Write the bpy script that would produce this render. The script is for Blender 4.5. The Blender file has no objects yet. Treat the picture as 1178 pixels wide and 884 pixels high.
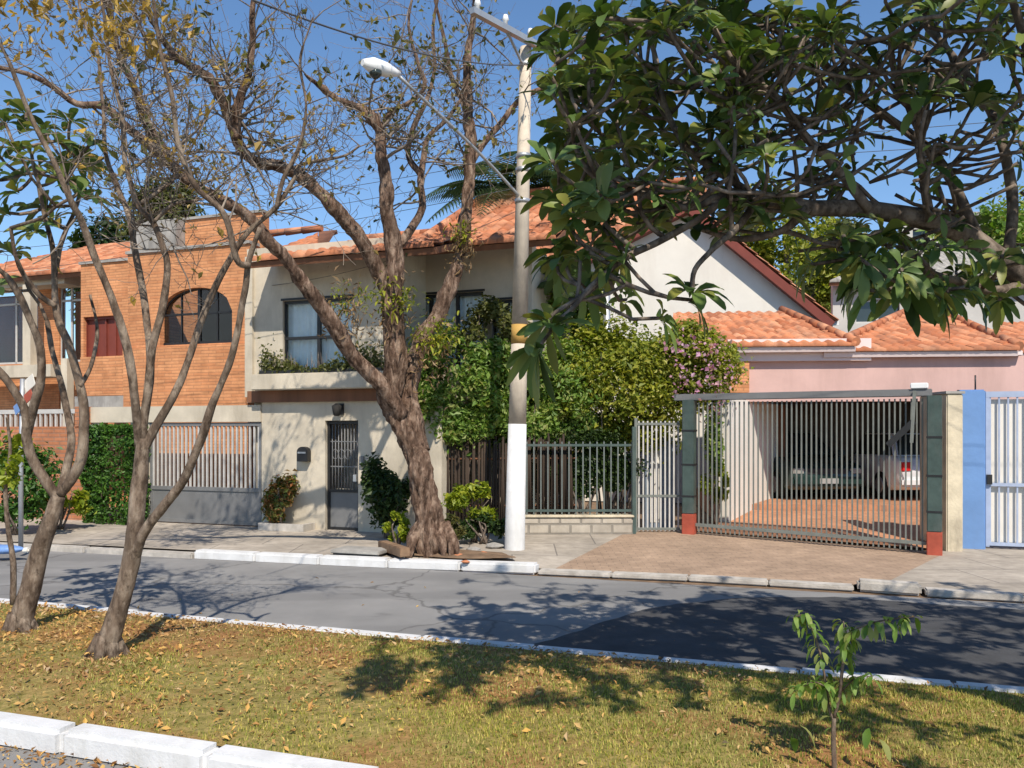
import bpy, bmesh, math, random
import numpy as np
from mathutils import Vector, Matrix, noise

random.seed(7); rng = np.random.default_rng(7)
C = bpy.context.scene.collection
R = math.radians
# ------------------------------------------------------------------ camera, sky, sun, exposure
CAM_H, FOC, CX, HY = 1.85, 960.0, 589.0, 498.0
scn = bpy.context.scene
cd = bpy.data.cameras.new('camera'); cam = bpy.data.objects.new('camera', cd); C.objects.link(cam)
cam.location = (0, 0, CAM_H); cam.rotation_euler = (R(90), 0, 0)
cd.sensor_width = 36; cd.lens = FOC / 1178 * 36; cd.shift_y = 56 / 1178; cd.clip_end = 3000; cd.clip_start = 0.05
scn.camera = cam
SUN_AZ, SUN_EL = R(15), R(49)
w = bpy.data.worlds.new('World'); scn.world = w; w.use_nodes = True
nt = w.node_tree; sky = nt.nodes.new('ShaderNodeTexSky'); sky.sky_type = 'NISHITA'; sky.sun_disc = False
sky.sun_elevation = SUN_EL; sky.sun_rotation = math.pi - SUN_AZ; sky.air_density = 0.9; sky.dust_density = 0.0; sky.ozone_density = 2.0
bg = nt.nodes['Background']; bg.inputs[1].default_value = 0.11
hs = nt.nodes.new('ShaderNodeHueSaturation'); hs.inputs['Saturation'].default_value = 1.12; hs.inputs['Value'].default_value = 1.32
nt.links.new(sky.outputs[0], hs.inputs['Color']); nt.links.new(hs.outputs[0], bg.inputs[0])
sl = bpy.data.lights.new('sun', 'SUN'); sl.energy = 5.0; sl.angle = R(0.5); sl.color = (1, .92, .80)
so = bpy.data.objects.new('sun', sl); C.objects.link(so)
tosun = Vector((math.sin(SUN_AZ) * math.cos(SUN_EL), -math.cos(SUN_AZ) * math.cos(SUN_EL), math.sin(SUN_EL)))
so.rotation_euler = tosun.to_track_quat('Z', 'Y').to_euler(); so.location = (0, -5, 30)
vs = scn.view_settings; vs.view_transform = 'Standard'; vs.look = 'None'; vs.gamma = 1; vs.use_curve_mapping = False
vs.exposure = 0.2

# ------------------------------------------------------------------ helpers
def P(px, py, d): return Vector(((px - CX) / FOC * d, d, CAM_H + (HY - py) / FOC * d))
def G(px, py, z=0.0): return P(px, py, FOC * (CAM_H - z) / (py - HY))
def proj(p): return CX + p[0] / p[1] * FOC, HY - (p[2] - CAM_H) / p[1] * FOC
SA = R(-19)
SU = Vector((math.cos(SA), math.sin(SA), 0)); SV = Vector((-math.sin(SA), math.cos(SA), 0))
def W(u, v, z=0.0): return SU * u + SV * v + Vector((0, 0, z))
def uv(p): return p.x * SU.x + p.y * SU.y, p.x * SV.x + p.y * SV.y

class Frame:
    """local frame of a building: x along the facade, y into the plot"""
    def __init__(s, x, d, deg):
        s.o = Vector((x, d, 0)); s.a = R(deg)
        s.u = Vector((math.cos(s.a), math.sin(s.a), 0)); s.v = Vector((-math.sin(s.a), math.cos(s.a), 0))
    def hit(s, px, py, y=0.0):
        dr = Vector(((px - CX) / FOC, 1, (HY - py) / FOC))
        t = (y + s.o.dot(s.v)) / dr.dot(s.v)
        return (t * dr.dot(s.u) - s.o.dot(s.u), CAM_H + t * dr.z)
    def X(s, px, y=0.0): return s.hit(px, 400, y)[0]
    def Z(s, px, py, y=0.0): return s.hit(px, py, y)[1]
    def loc(s, p):
        q = Vector(p) - s.o; return Vector((q.dot(s.u), q.dot(s.v), q.z))
    def root(s, name, label, cat, group=None, kind=None):
        o = thing(name, label, cat, s.o, group); o.rotation_euler = (0, 0, s.a); return o

def tag(o, label=None, cat=None, group=None, kind=None):
    if label: o['label'] = label
    if cat: o['category'] = cat
    if group: o['group'] = group
    if kind: o['kind'] = kind
    return o
def thing(name, label, cat, loc=(0, 0, 0), group=None):
    o = bpy.data.objects.new(name, None); C.objects.link(o); o.location = loc; o.empty_display_size = .2
    return tag(o, label, cat, group)
def np_obj(name, V, F, mat, parent=None, origin=None, smooth=False):
    V = np.asarray(V, dtype=np.float32).reshape(-1, 3)
    if origin is not None and parent is not None: V = V - np.array(origin, dtype=np.float32)
    F = np.asarray(F, dtype=np.int32); m = bpy.data.meshes.new(name); k = F.shape[1]
    m.vertices.add(len(V)); m.vertices.foreach_set('co', V.ravel())
    m.loops.add(F.size); m.loops.foreach_set('vertex_index', F.ravel())
    m.polygons.add(len(F)); m.polygons.foreach_set('loop_start', np.arange(0, F.size, k, dtype=np.int32))
    m.polygons.foreach_set('use_smooth', np.full(len(F), smooth))
    m.materials.append(mat); m.update(calc_edges=True)
    o = bpy.data.objects.new(name, m); C.objects.link(o); o.parent = parent
    return o

class MB:
    def __init__(s): s.v = []; s.f = []; s.sm = []
    def add(s, vs, fs, smooth=False):
        b = len(s.v); s.v += [tuple(p) for p in vs]
        for f in fs: s.f.append(tuple(i + b for i in f)); s.sm.append(smooth)
    def quad(s, a, b, c, d): s.add([a, b, c, d], [(0, 1, 2, 3)])
    def box(s, x0, x1, y0, y1, z0, z1):
        vs = [(x, y, z) for z in (z0, z1) for y in (y0, y1) for x in (x0, x1)]
        s.add(vs, [(0, 2, 3, 1), (4, 5, 7, 6), (0, 1, 5, 4), (2, 6, 7, 3), (0, 4, 6, 2), (1, 3, 7, 5)])
    def bar(s, a, b, wx, wy=None):
        wy = wy or wx; a = Vector(a); b = Vector(b); t = (b - a).normalized()
        up = Vector((0, 0, 1)) if abs(t.z) < .9 else Vector((0, 1, 0))
        n = t.cross(up).normalized(); m = n.cross(t)
        vs = [p + n * i * wx / 2 + m * j * wy / 2 for p in (a, b) for i, j in ((-1, -1), (1, -1), (1, 1), (-1, 1))]
        s.add(vs, [(3, 2, 1, 0), (4, 5, 6, 7), (0, 1, 5, 4), (1, 2, 6, 5), (2, 3, 7, 6), (3, 0, 4, 7)])
    def tube(s, pts, rad, n=8, rough=0.0, cap=True, fiss=0.0):
        pts = [Vector(p) for p in pts]
        if not hasattr(rad, '__len__'): rad = [rad] * len(pts)
        b = len(s.v); nrm = None; k = len(pts)
        for i, p in enumerate(pts):
            t = (pts[min(i + 1, k - 1)] - pts[max(i - 1, 0)])
            t = t.normalized() if t.length > 1e-9 else Vector((0, 0, 1))
            if nrm is None: nrm = t.orthogonal().normalized()
            else:
                nrm = (nrm - t * nrm.dot(t)); nrm = nrm.normalized() if nrm.length > 1e-6 else t.orthogonal().normalized()
            bi = t.cross(nrm)
            for j in range(n):
                a = 2 * math.pi * j / n; r = rad[i] * (1 + (random.uniform(-rough, rough) if rough else 0))
                if fiss: q = p + (nrm * math.cos(a) + bi * math.sin(a)) * r; r += fiss * (1.2 * noise.noise(Vector((q.x * 14, q.y * 14, q.z * 3.5))) + .8 * noise.noise(Vector((q.x * 34, q.y * 34, q.z * 11))) + 1.3 * noise.noise(Vector((q.x * 4, q.y * 4, q.z * 3))))
                s.v.append(tuple(p + nrm * math.cos(a) * r + bi * math.sin(a) * r))
        for i in range(k - 1):
            for j in range(n):
                j2 = (j + 1) % n
                s.f.append((b + i * n + j, b + i * n + j2, b + (i + 1) * n + j2, b + (i + 1) * n + j)); s.sm.append(True)
        if cap:
            s.f.append(tuple(b + j for j in range(n))[::-1]); s.sm.append(False)
            s.f.append(tuple(b + (k - 1) * n + j for j in range(n))); s.sm.append(False)
    def prism(s, poly, y0, y1):
        """poly in (x,z), extruded along y"""
        n = len(poly); vs = [(x, y0, z) for x, z in poly] + [(x, y1, z) for x, z in poly]
        s.add(vs, [tuple(range(n)), tuple(range(2 * n - 1, n - 1, -1))] + [(i, i + n, (i + 1) % n + n, (i + 1) % n) for i in range(n)])
    def slab(s, poly, z0, z1):
        n = len(poly); vs = [(p[0], p[1], z0) for p in poly] + [(p[0], p[1], z1) for p in poly]
        s.add(vs, [tuple(range(n))[::-1], tuple(range(n, 2 * n))] + [(i, (i + 1) % n, (i + 1) % n + n, i + n) for i in range(n)])
    def build(s, name, mat, parent=None, origin=None, bevel=0, smooth=False):
        m = bpy.data.meshes.new(name); vs = s.v
        if origin is not None: o_ = Vector(origin); vs = [tuple(Vector(p) - o_) for p in vs]
        m.from_pydata(vs, [], s.f)
        m.polygons.foreach_set('use_smooth', [True] * len(s.f) if smooth else s.sm)
        if mat: m.materials.append(mat)
        m.update()
        if bevel:
            bm = bmesh.new(); bm.from_mesh(m); bmesh.ops.recalc_face_normals(bm, faces=bm.faces)
            es = [e for e in bm.edges if len(e.link_faces) == 2 and e.calc_face_angle(0) > .5]
            bmesh.ops.bevel(bm, geom=es, offset=bevel, segments=2, affect='EDGES', clamp_overlap=True); bm.to_mesh(m); bm.free()
        o = bpy.data.objects.new(name, m); C.objects.link(o)
        if parent is not None: o.parent = parent
        elif origin is not None: o.location = origin
        return o
def struct(mb, name, mat, **k): return tag(mb.build(name, mat, **k), kind='structure')

def wall_open(mb, x0, x1, z0, z1, y0, y1, openings=()):
    """a wall with rectangular openings, built from blocks that butt end to end"""
    xs = sorted({x0, x1, *[min(max(v, x0), x1) for o in openings for v in o[:2]]})
    for a, b in zip(xs, xs[1:]):
        if b - a < 1e-5: continue
        cuts = sorted([(o[2], o[3]) for o in openings if o[0] <= a + 1e-6 and o[1] >= b - 1e-6]); z = z0
        for c0, c1 in cuts:
            if c0 > z + 1e-5: mb.box(a, b, y0, y1, z, c0)
            z = max(z, c1)
        if z < z1 - 1e-5: mb.box(a, b, y0, y1, z, z1)

# ------------------------------------------------------------------ materials
def srgb(r, g, b):
    f = lambda c: (c / 255 / 12.92) if c / 255 <= .04045 else ((c / 255 + .055) / 1.055) ** 2.4
    return (f(r), f(g), f(b), 1)
class NT:
    def __init__(s, name):
        s.m = bpy.data.materials.new(name); s.m.use_nodes = True; s.t = s.m.node_tree; s.b = s.t.nodes['Principled BSDF']
        s.out = s.t.nodes['Material Output']
    def n(s, typ, **k):
        nd = s.t.nodes.new('ShaderNode' + typ)
        for a, v in k.items():
            if a.startswith('i_'): nd.inputs[a[2:].replace('_', ' ')].default_value = v
            else: setattr(nd, a, v)
        return nd
    def l(s, a, b): s.t.links.new(a, b)
    def co(s, which='Object'):
        return s.n('TexCoord').outputs[which]
    def noise(s, scale, detail=4, vec=None, rough=.6, stretch=None):
        nd = s.n('TexNoise'); nd.inputs['Scale'].default_value = scale; nd.inputs['Detail'].default_value = detail; nd.inputs['Roughness'].default_value = rough
        v = vec or s.co()
        if stretch:
            mp = s.n('Mapping'); mp.inputs['Scale'].default_value = stretch; s.l(v, mp.inputs[0]); v = mp.outputs[0]
        s.l(v, nd.inputs['Vector']); return nd.outputs['Fac']
    def ramp(s, fac, stops):
        r = s.n('ValToRGB'); e = r.color_ramp.elements
        while len(e) < len(stops): e.new(.5)
        for el, (p, c) in zip(e, stops): el.position = p; el.color = c if len(c) == 4 else (*c, 1)
        s.l(fac, r.inputs[0]); return r.outputs[0]
    def mix(s, fac, a, b, mode='MIX'):
        m = s.n('MixRGB', blend_type=mode)
        for i, v in ((0, fac), (1, a), (2, b)):
            if isinstance(v, (int, float)): m.inputs[i].default_value = v
            elif isinstance(v, tuple): m.inputs[i].default_value = v if len(v) == 4 else (*v, 1)
            else: s.l(v, m.inputs[i])
        return m.outputs[0]
    def bump(s, h, st=.3, dist=.02):
        b = s.n('Bump'); b.inputs['Strength'].default_value = st; b.inputs['Distance'].default_value = dist
        s.l(h, b.inputs['Height']); s.l(b.outputs[0], s.b.inputs['Normal']); return b
    def fin(s, col, rough=.8, spec=.3, metal=0):
        if isinstance(col, tuple): s.b.inputs['Base Color'].default_value = col if len(col) == 4 else (*col, 1)
        else: s.l(col, s.b.inputs['Base Color'])
        s.b.inputs['Roughness'].default_value = rough; s.b.inputs['Specular IOR Level'].default_value = spec; s.b.inputs['Metallic'].default_value = metal
        return s.m
def plain(name, col, rough=.7, var=.25, scale=6, bump=.15, spec=.3, metal=0, stain=None, stretch=None):
    t = NT(name); c = col[:3]
    d = tuple(x * (1 - var) for x in c); u = tuple(min(1, x * (1 + var * .6)) for x in c)
    col_ = t.ramp(t.noise(scale, 6, stretch=stretch), [(.3, d), (.7, u)])
    if stain: col_ = t.mix(t.ramp(t.noise(scale * .6, 7, rough=.7, stretch=(1.4, 1.4, .3)), [(.48, (0, 0, 0)), (.7, (.75, .75, .75))]), col_, stain)
    if bump: t.bump(t.noise(scale * 9, 5), bump, .01)
    return t.fin(col_, rough, spec, metal)
def leafmat(name, cols, trans=.3, rough=.5, spec=.4):
    t = NT(name); g = t.n('NewGeometry'); n = len(cols)
    c = t.ramp(g.outputs['Random Per Island'], [(i / max(1, n - 1), x) for i, x in enumerate(cols)])
    c2 = t.mix(t.ramp(t.noise(1.3, 2), [(.35, (0, 0, 0)), (.65, (1, 1, 1))]), c, t.mix(1.0, c, (1.25, 1.15, .8), 'MULTIPLY'))
    t.fin(c2, rough, spec)
    tr = t.n('BsdfTranslucent'); t.l(t.mix(1.0, c2, (1.3, 1.4, .6), 'MULTIPLY'), tr.inputs[0])
    ms = t.n('MixShader'); ms.inputs[0].default_value = trans
    t.l(t.b.outputs[0], ms.inputs[1]); t.l(tr.outputs[0], ms.inputs[2]); t.l(ms.outputs[0], t.out.inputs[0]); return t.m
def barkmat(name, a, b, c, scale=9, bump=.8, dist=.03, patch=.8):
    t = NT(name); v = t.co()
    n1 = t.noise(scale, 8, v, .65, (1, 1, .35)); n2 = t.noise(scale * .3, 3, v)
    col = t.ramp(n1, [(.36, a), (.5, b), (.64, c)]); col = t.mix(t.ramp(n2, [(.45, (0, 0, 0)), (.65, (.75, .75, .75))]), col, tuple(x * .55 for x in b[:3]))
    col = t.mix(t.ramp(t.noise(scale * 1.7, 5, v, .6, (1, 1, patch)), [(.52, (0, 0, 0)), (.68, (.6, .6, .6))]), col, tuple(min(1, x * 1.15) for x in c[:3]))
    col = t.mix(t.ramp(t.noise(scale * 1.1 + 3, 6, v, .65, (1, 1, patch)), [(.52, (0, 0, 0)), (.66, (.85, .85, .85))]), col, tuple(x * .7 for x in a[:3]))
    t.bump(t.noise(scale * 2.2, 8, v, .7, (1, 1, .3)), bump, dist); return t.fin(col, .9, .15)
def brickmat(name, c1, c2, mort, bw, bh, m=.012, plane='XZ', bump=.5, var=.3):
    t = NT(name); co = t.co(); sp = t.n('SeparateXYZ'); t.l(co, sp.inputs[0]); cb = t.n('CombineXYZ')
    if plane == 'XZ':
        ad = t.n('Math', operation='ADD'); t.l(sp.outputs[0], ad.inputs[0]); t.l(sp.outputs[1], ad.inputs[1])
        t.l(ad.outputs[0], cb.inputs[0]); t.l(sp.outputs[2], cb.inputs[1])
    else: t.l(sp.outputs[0], cb.inputs[0]); t.l(sp.outputs[1], cb.inputs[1])
    br = t.n('TexBrick'); t.l(cb.outputs[0], br.inputs['Vector'])
    for k, x in (('Scale', 1), ('Brick Width', bw), ('Row Height', bh), ('Mortar Size', m), ('Mortar Smooth', .3), ('Bias', -.1)): br.inputs[k].default_value = x
    br.inputs['Color1'].default_value = c1; br.inputs['Color2'].default_value = c2; br.inputs['Mortar'].default_value = mort
    n = t.noise(1.2, 8, rough=.68)
    col = t.mix(1.0, br.outputs['Color'], t.ramp(n, [(.3, (1 - var,) * 3), (.7, (1.05, 1.05, 1.05))]), 'MULTIPLY')
    col = t.mix(1.0, col, t.ramp(t.noise(7, 5), [(.3, (.82, .82, .82)), (.7, (1.1, 1.1, 1.1))]), 'MULTIPLY')
    iv = t.n('Math', operation='SUBTRACT'); iv.inputs[0].default_value = 1; t.l(br.outputs['Fac'], iv.inputs[1])
    t.bump(iv.outputs[0], bump, .012); return t.fin(col, .85, .2)

M = {}
M['beige'] = plain('beige_render', (.58, .51, .40), .9, .2, 1.5, .4, stain=(.34, .29, .22))
M['white_wall'] = plain('white_render', (.72, .68, .61), .9, .08, 1.2, .2, stain=(.6, .55, .48))
M['cream'] = plain('cream_concrete', (.6, .52, .38), .9, .3, 3, .5, stain=(.2, .17, .13))
M['pink'] = plain('pink_render', (.58, .385, .345), .9, .12, 1.2, .25, stain=(.44, .29, .255))
M['fascia'] = plain('pale_pink_paint', (.72, .6, .57), .7, .08, 2, .1)
M['concrete'] = plain('weathered_concrete', (.36, .34, .31), .9, .3, 3, .5, stain=(.16, .15, .14))
M['kerbwhite'] = plain('white_kerb_paint', (.66, .655, .65), .7, .12, 5, .35, stain=(.5, .49, .46))
M['kerbgrey'] = plain('kerb_concrete', (.48, .44, .39), .9, .3, 5, .5, stain=(.3, .27, .23))
M['sidewalk'] = brickmat('sidewalk_concrete', (.47, .41, .34, 1), (.42, .365, .30, 1), (.25, .22, .19, 1), 1.3, 1.0, .012, 'XY', .4, .42)
M['brick'] = brickmat('orange_brick', (.72, .335, .155, 1), (.60, .25, .11, 1), (.50, .235, .12, 1), .36, .062, .008)
M['brickwall'] = brickmat('garden_brick', (.55, .22, .11, 1), (.48, .19, .09, 1), (.36, .2, .13, 1), .3, .08)
M['paver'] = brickmat('tan_pavers', (.44, .31, .215, 1), (.38, .265, .185, 1), (.28, .205, .15, 1), .2, .1, .006, 'XY', .3)
M['redfloor'] = brickmat('red_floor_brick', (.55, .27, .15, 1), (.5, .24, .13, 1), (.36, .2, .13, 1), .24, .12, .006, 'XY', .3)
M['stone'] = brickmat('rough_stone', (.5, .44, .36, 1), (.4, .35, .29, 1), (.28, .25, .21, 1), .35, .16, .02, 'XZ', .9)
def tilemat():
    t = NT('terracotta_tiles'); g = t.n('NewGeometry')
    c = t.ramp(g.outputs['Random Per Island'], [(0, (.36, .125, .06)), (.5, (.53, .205, .10)), (1, (.60, .29, .165))])
    c = t.mix(t.ramp(t.noise(2.5, 6), [(.42, (0, 0, 0)), (.7, (.8, .8, .8))]), c, (.23, .115, .075, 1))
    t.bump(t.noise(40, 4), .3, .01); return t.fin(c, .85, .2)
M['tile'] = tilemat()
M['greenmetal'] = plain('dark_green_paint', (.055, .085, .075), .45, .3, 6, .1, .5, stain=(.1, .11, .1))
M['darkbars'] = plain('dark_railing_paint', (.13, .15, .14), .5, .2, 6, .05, .5)
M['bars'] = plain('grey_green_bars', (.17, .18, .16), .5, .2, 6, .05, .5)
M['greymetal'] = plain('grey_painted_steel', (.17, .17, .17), .45, .15, 3, .05, .5)
M['lightbars'] = plain('pale_grey_bars', (.5, .48, .45), .5, .15, 6, .05, .5)
M['redpaint'] = plain('red_lead_paint', (.40, .085, .05), .6, .25, 5, .2)
M['blue'] = plain('blue_paint', (.15, .28, .54), .6, .14, 2, .25, stain=(.14, .24, .44))
M['black'] = plain('black_iron', (.015, .015, .016), .5, .2, 8, .05, .5)
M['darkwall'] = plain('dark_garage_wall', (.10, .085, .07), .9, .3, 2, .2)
M['wood'] = plain('brown_wood', (.19, .085, .045), .7, .35, 4, .3, stretch=(1, 1, .1))
M['palegate'] = plain('pale_blue_grey_paint', (.36, .42, .55), .55, .15, 4, .05)
M['cane'] = plain('dark_cane', (.05, .034, .024), .9, .5, 7, .4, stretch=(1, 1, .15))
M['board'] = plain('weathered_board', (.24, .15, .09), .9, .4, 6, .5)
M['soil'] = plain('dry_soil', (.20, .13, .08), 1, .45, 6, .8)
M['galv'] = plain('galvanised_steel', (.45, .46, .47), .45, .15, 5, .05, .5, .6)
M['lampwhite'] = plain('lamp_shell', (.78, .78, .77), .4, .05, 5, 0, .5)
M['paleblue'] = plain('faded_blue_panel', (.22, .27, .33), .6, .2, 4, .1)
M['cable'] = plain('grey_black_cable', (.08, .08, .085), .6, .1, 5, 0)
M['curtain'] = plain('white_curtain', (.85, .86, .87), .9, .1, 5, .1)
M['yellowband'] = plain('yellow_paint', (.50, .30, .08), .7, .15, 5, .2)
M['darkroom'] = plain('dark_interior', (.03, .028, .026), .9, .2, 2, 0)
M['rubber'] = plain('tyre_rubber', (.02, .02, .02), .85, .2, 9, .2)
M['carglass'] = plain('car_glass', (.03, .04, .038), .08, .1, 3, 0, .6)
M['carpaint'] = plain('dark_green_car_paint', (.015, .035, .03), .22, .1, 2, 0, .6)
M['carwhite'] = plain('silver_white_car_paint', (.65, .65, .65), .3, .06, 2, 0, .6)
M['taillight'] = plain('red_lamp_lens', (.55, .02, .02), .15, .1, 5, 0, .6)
M['headlight'] = plain('clear_lamp_lens', (.28, .28, .26), .12, .1, 5, 0, .7)
M['plate'] = plain('number_plate', (.3, .3, .29), .5, .05, 5, 0)
M['brownpaint'] = plain('brown_shutter_paint', (.19, .045, .03), .5, .15, 4, .1)
M['farwall'] = plain('far_grey_wall', (.5, .48, .45), .9, .15, .8, .1)
M['polec'] = plain('pole_concrete', (.56, .48, .38), .9, .2, 4, .4, stain=(.28, .24, .2))
M['bluebag'] = plain('blue_plastic', (.16, .28, .55), .4, .2, 8, .2)
def glassmat():
    t = NT('window_glass'); g = t.n('BsdfGlossy'); g.inputs['Roughness'].default_value = .03; tr = t.n('BsdfTransparent'); tr.inputs[0].default_value = (.95, .98, .98, 1)
    fr = t.n('Fresnel'); fr.inputs[0].default_value = 1.22; ms = t.n('MixShader')
    t.l(fr.outputs[0], ms.inputs[0]); t.l(tr.outputs[0], ms.inputs[1]); t.l(g.outputs[0], ms.inputs[2]); t.l(ms.outputs[0], t.out.inputs[0]); return t.m
M['glass'] = glassmat()
M['bark_big'] = barkmat('rough_brown_bark', (.05, .028, .018, 1), (.21, .13, .09, 1), (.42, .30, .22, 1), 12, 1, .06, .22)
M['bark_pale'] = barkmat('pale_grey_bark', (.075, .05, .035, 1), (.20, .145, .105, 1), (.34, .27, .205, 1), 10, .9, .03, .5)
M['bark_dark'] = barkmat('grey_brown_bark', (.07, .055, .045, 1), (.16, .125, .10, 1), (.27, .22, .18, 1), 12, .5, .02)
M['bark_twig'] = barkmat('grey_twigs', (.13, .105, .085, 1), (.23, .185, .15, 1), (.34, .28, .22, 1), 6, .2)
M['plum'] = leafmat('plumeria_leaves', [(.028, .052, .014, 1), (.05, .095, .026, 1), (.085, .145, .042, 1), (.115, .175, .055, 1), (.15, .195, .06, 1), (.20, .20, .055, 1)], .22, .45, .35)
M['bush'] = leafmat('yellow_green_leaves', [(.08, .12, .012, 1), (.17, .21, .025, 1), (.27, .30, .04, 1), (.36, .35, .07, 1)], .4)
M['lush'] = leafmat('fresh_green_leaves', [(.06, .13, .018, 1), (.13, .23, .045, 1), (.22, .33, .09, 1), (.26, .27, .10, 1)], .4)
M['hedge'] = leafmat('hedge_leaves', [(.02, .06, .01, 1), (.045, .12, .018, 1), (.08, .18, .03, 1)], .28)
M['dark'] = leafmat('dark_leaves', [(.012, .03, .008, 1), (.03, .06, .014, 1), (.05, .085, .02, 1)], .25)
M['lime'] = leafmat('lime_leaves', [(.12, .18, .015, 1), (.22, .28, .02, 1), (.34, .36, .04, 1)], .4)
M['olive'] = leafmat('olive_leaves', [(.05, .065, .02, 1), (.085, .10, .03, 1), (.14, .15, .05, 1)], .25)
M['redbush'] = leafmat('reddish_green_leaves', [(.06, .10, .02, 1), (.12, .14, .03, 1), (.22, .13, .05, 1), (.3, .12, .05, 1)], .3)
M['yellow'] = leafmat('yellow_autumn_leaves', [(.20, .14, .05, 1), (.34, .23, .06, 1), (.46, .32, .08, 1)], .35)
M['flower'] = leafmat('pink_bracts', [(.44, .17, .40, 1), (.54, .30, .50, 1), (.62, .44, .58, 1)], .4)
M['sparse'] = leafmat('small_dull_leaves', [(.05, .06, .02, 1), (.11, .12, .04, 1), (.2, .17, .07, 1)], .3)
M['fallen'] = leafmat('fallen_leaves', [(.17, .085, .04, 1), (.30, .165, .07, 1), (.42, .25, .11, 1), (.50, .34, .13, 1), (.38, .28, .19, 1)], .1, .7, .2)
M['dryroot'] = leafmat('dry_epiphyte_roots', [(.12, .08, .05, 1), (.22, .15, .10, 1), (.32, .24, .16, 1)], .1, .8, .1)
M['grass'] = leafmat('lawn_grass', [(.11, .16, .03, 1), (.23, .26, .055, 1), (.38, .36, .11, 1), (.53, .45, .19, 1)], .3, .6, .2)
def asphalt():
    t = NT('worn_asphalt'); v = t.co(); n = t.noise(1.1, 7, v); f = t.noise(120, 3, v)
    col = t.ramp(n, [(.3, (.17, .166, .162)), (.5, (.22, .214, .207)), (.7, (.265, .256, .245))])
    col = t.mix(t.ramp(t.noise(.45, 4, v, .5, (.4, 2.2, 1)), [(.48, (0, 0, 0)), (.56, (.55, .55, .55))]), col, (.14, .137, .135, 1))
    vo = t.n('TexVoronoi', feature='DISTANCE_TO_EDGE'); vo.inputs['Scale'].default_value = .55
    nz = t.n('TexNoise'); nz.inputs['Scale'].default_value = 2.2; nz.inputs['Detail'].default_value = 9; t.l(v, nz.inputs['Vector']); ds = t.mix(.35, v, nz.outputs['Color']); t.l(ds, vo.inputs['Vector'])
    cr = t.ramp(vo.outputs['Distance'], [(.003, (1, 1, 1)), (.010, (0, 0, 0))])
    col = t.mix(t.mix(.7, (0, 0, 0), cr), col, (.05, .048, .046, 1))
    col = t.mix(t.ramp(f, [(.3, (0, 0, 0)), (.75, (.5, .5, .5))]), col, (.29, .28, .265, 1))
    col = t.mix(t.ramp(t.noise(.9, 3, v, .5, (1, 1.6, 1)), [(.66, (0, 0, 0)), (.72, (.5, .5, .5))]), col, (.075, .072, .07, 1))
    t.bump(f, .6, .008); return t.fin(col, .88, .2)
M['asphalt'] = asphalt()
M['asphaltdark'] = plain('new_asphalt_patch', (.068, .068, .070), .88, .25, 3, .6, .2)
def lawnmat():
    t = NT('lawn_ground'); v = t.co()
    col = t.ramp(t.noise(14, 6, v), [(.3, (.13, .12, .03)), (.5, (.26, .21, .07)), (.72, (.38, .27, .11))])
    col = t.mix(t.ramp(t.noise(.9, 5, v), [(.45, (0, 0, 0)), (.6, (1, 1, 1))]), col, t.ramp(t.noise(20, 5, v), [(.3, (.20, .09, .035)), (.7, (.40, .22, .09))]))
    t.bump(t.noise(30, 6, v), .8, .03); return t.fin(col, 1, .1)
M['lawn'] = lawnmat()

# ------------------------------------------------------------------ curves, foliage
def smooth_path(pts, per=4):
    pts = [Vector(p) for p in pts]; q = [pts[0] * 2 - pts[1]] + pts + [pts[-1] * 2 - pts[-2]]; out = []
    for i in range(1, len(q) - 2):
        a, b, c, d = q[i - 1:i + 3]
        for k in range(per):
            t = k / per
            out.append(.5 * ((2 * b) + (c - a) * t + (2 * a - 5 * b + 4 * c - d) * t * t + (3 * b - a - 3 * c + d) * t ** 3))
    out.append(pts[-1]); return out
def limb(mb, spec, d0, d1, r0, r1, n=8, per=4, rough=.08, nodes=None, power=1.0, fiss=0.0):
    """spec: list of pixel points; the depth runs from d0 to d1 along the limb"""
    k = len(spec); pts = [P(x, y, d0 + (d1 - d0) * i / (k - 1)) for i, (x, y) in enumerate(spec)]
    pts = smooth_path(pts, per); L = len(pts); rad = []
    for i in range(L):
        t = i / (L - 1); rad.append((r0 + (r1 - r0) * t ** power) * (1 + .12 * noise.noise(pts[i] * 2.6)))
    jit = [p + noise.noise_vector(p * 2.2) * r * .35 for p, r in zip(pts, rad)]
    mb.tube(jit, rad, n, rough, fiss=fiss)
    if nodes is not None: nodes += [(p, r) for p, r in zip(jit, rad)]
    return jit, rad
def rand_dirs(n):
    v = rng.normal(size=(n, 3)); return v / np.linalg.norm(v, axis=1, keepdims=True)
def leaf_cloud(name, pts, size, mat, parent=None, origin=None, up=.6, jitter=.35, aspect=.55, out=None, droop=0.0):
    """one small folded leaf (two faces) at every point"""
    pts = np.asarray(pts, dtype=float); n = len(pts); nr = rand_dirs(n); nr[:, 2] += up
    if out is not None: nr += out * .9
    nr /= np.linalg.norm(nr, axis=1, keepdims=True)
    t = rand_dirs(n); t[:, 2] -= droop; t -= nr * (t * nr).sum(1, keepdims=True); t /= np.linalg.norm(t, axis=1, keepdims=True) + 1e-9
    b = np.cross(nr, t); s = size * np.clip(np.exp(rng.normal(0, jitter, (n, 1))), .4, 2.1)
    V = np.stack([pts - t * s * .5, pts + b * s * aspect * .5 + nr * s * .12, pts + t * s * .5 - nr * s * .1, pts - b * s * aspect * .5 + nr * s * .12], 1)
    i = np.arange(n)[:, None] * 4; F = np.concatenate([i + np.array([[0, 2, 1]]), i + np.array([[0, 3, 2]])], 0)
    return np_obj(name, V, F, mat, parent, origin)
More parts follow.
